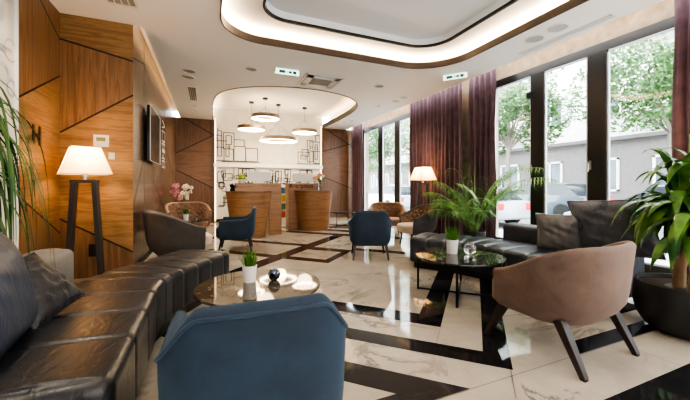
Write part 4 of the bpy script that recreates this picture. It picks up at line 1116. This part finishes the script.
def car(x, y, rz, label, paint, h=1.45):
    t = thing('parked_car', label, 'car', (x, y, -.1), rz, 'cars parked along the street'); k = h / 1.45
    secs = [(-2.15, .70, .35, .78), (-2.1, .80, .28, .92), (-1.5, .86, .22, .98), (-.2, .88, .2, .97), (.9, .88, .2, .93), (1.7, .84, .22, .80), (2.1, .76, .28, .68), (2.18, .62, .35, .58)]
    L = []
    for yy, w, z0, z1 in secs: L.append([(-w, yy, z0 * k), (-w * 1.01, yy, (z0 + z1) / 2 * k), (-w * .92, yy, z1 * k), (w * .92, yy, z1 * k), (w * 1.01, yy, (z0 + z1) / 2 * k), (w, yy, z0 * k)])
    MB().loft(L).build('body', paint, t, smooth=True, angle=35, bevel=.02)
    L = []
    for yy, w, z1 in ((-1.85, .76, .95), (-1.25, .66, 1.38), (-.4, .64, 1.45), (.35, .66, 1.38), (1.05, .76, .94)): L.append([(-.78, yy, .92 * k), (-w, yy, z1 * k), (w, yy, z1 * k), (.78, yy, .92 * k)])
    MB().loft(L).build('glasshouse', M['car_g'], t, smooth=True, angle=60)
    L = [[(-w, yy, z1 * k - .02), (-w * .9, yy, z1 * k + .015), (w * .9, yy, z1 * k + .015), (w, yy, z1 * k - .02)] for yy, w, z1 in ((-1.3, .66, 1.37), (-.4, .645, 1.45), (.3, .66, 1.385))]
    MB().loft(L).build('roof_panel', paint, t, smooth=True, angle=60)
    for sx in (-1, 1):
        MB().box((sx * .66, -2.14, .74 * k), (.34, .10, .20)).build('tail_light', M['car_r'], t, bevel=.02)
        for yy in (-1.35, 1.35): MB().tube([(sx * .72, yy, .32), (sx * .9, yy, .32)], .32, 20).build('wheel', M['tyre'], t, smooth=True, angle=40)
    return t
car(8.75, 9.3, 0, 'silver parked car with red tail lights nearest behind the palm', M['car_w'], 1.30)
car(12.9, 9.2, 0, 'dark parked car with a red tail light behind the sofa cushion', M['car_b'], 1.45)
car(8.9, 3.2, 0, 'silver parked car seen beyond the leafy plant', M['car_w'], 1.35)
car(8.8, 14.8, 0, 'silver parked car seen low through the far window', M['car_w'], 1.35)
car(13.6, 22.5, 0, 'white parked car farther down the street', plain('white car paint', (.75, .76, .78), .2, coat=.4), 1.45)

# ================================================================ LIGHT
w = bpy.data.worlds.new('World'); scene.world = w; w.use_nodes = True
bg = w.node_tree.nodes['Background']; bg.inputs[0].default_value = (0.86, 0.94, 1.0, 1); bg.inputs[1].default_value = 7
for y0, y1 in ((-1.6, 1.6), (1.95, 5.06), (7.55, 11.1)):
    L = bpy.data.lights.new('window_portal', 'AREA'); L.shape = 'RECTANGLE'; L.size = y1 - y0; L.size_y = HW; L.cycles.is_portal = True
    o = bpy.data.objects.new('window_portal', L); COL.objects.link(o); o.location = (XR + .02, (y0 + y1) / 2, HW / 2); o.rotation_euler = (PI / 2, 0, PI / 2)
def spot(x, y, e, ang=110, col=(1, .86, .68), z=CH - .03, blend=.8, aim=None):
    L = bpy.data.lights.new('downlight_and_fill_beam', 'SPOT'); L.energy = e; L.color = col; L.spot_size = R(ang); L.spot_blend = blend; L.shadow_soft_size = .10
    o = bpy.data.objects.new('downlight_and_fill_beam', L); COL.objects.link(o); o.location = (x, y, z)
    if aim: o.rotation_euler = (Vector(aim) - Vector((x, y, z))).to_track_quat('-Z', 'Y').to_euler()
for x, y, e in ((-.33, 6.85, 60), (-.37, 7.24, 50), (-.34, 9.72, 60), (-.34, 10.25, 40), (4.46, 6.78, 60), (4.49, 3.34, 50), (4.47, 2.98, 50), (4.46, 9.9, 30), (-1.2, 3.6, 60), (-1.2, 1.5, 60), (.0, 5.7, 40)): spot(x, y, e)  # spots at the end of the list are added fill, with no ceiling fitting
def area(x, y, z, sx, sy, e, col, aim):
    L = bpy.data.lights.new('fill_light', 'AREA'); L.shape = 'RECTANGLE'; L.size = sx; L.size_y = sy; L.energy = e; L.color = col
    o = bpy.data.objects.new('fill_light', L); COL.objects.link(o); o.location = (x, y, z); o.rotation_euler = (Vector(aim) - Vector((x, y, z))).to_track_quat('-Z', 'Y').to_euler()

area(1.9, -1.7, 1.9, 5.5, 2.6, 85, (1, .96, .92), (1.9, 5, 1.6))  # unseen panel behind the camera, added to fill the foreground with light
# ================================================================ CAMERA
cam = bpy.data.cameras.new('camera'); cam.sensor_width = 36; cam.lens = 36 * 323 / 690; cam.shift_y = -14 / 690; cam.clip_start = .05
co = bpy.data.objects.new('camera', cam); COL.objects.link(co); co.location = (0, 0, 1.2); co.rotation_euler = (PI / 2, 0, R(-23)); scene.camera = co
scene.view_settings.view_transform = 'AgX'
try: scene.view_settings.look = 'AgX - High Contrast'
except Exception: pass
scene.view_settings.exposure = 1.0
scene.cycles.use_denoising = True
scene.cycles.max_bounces = 8; scene.cycles.transparent_max_bounces = 12
scene.cycles.sample_clamp_indirect = 6
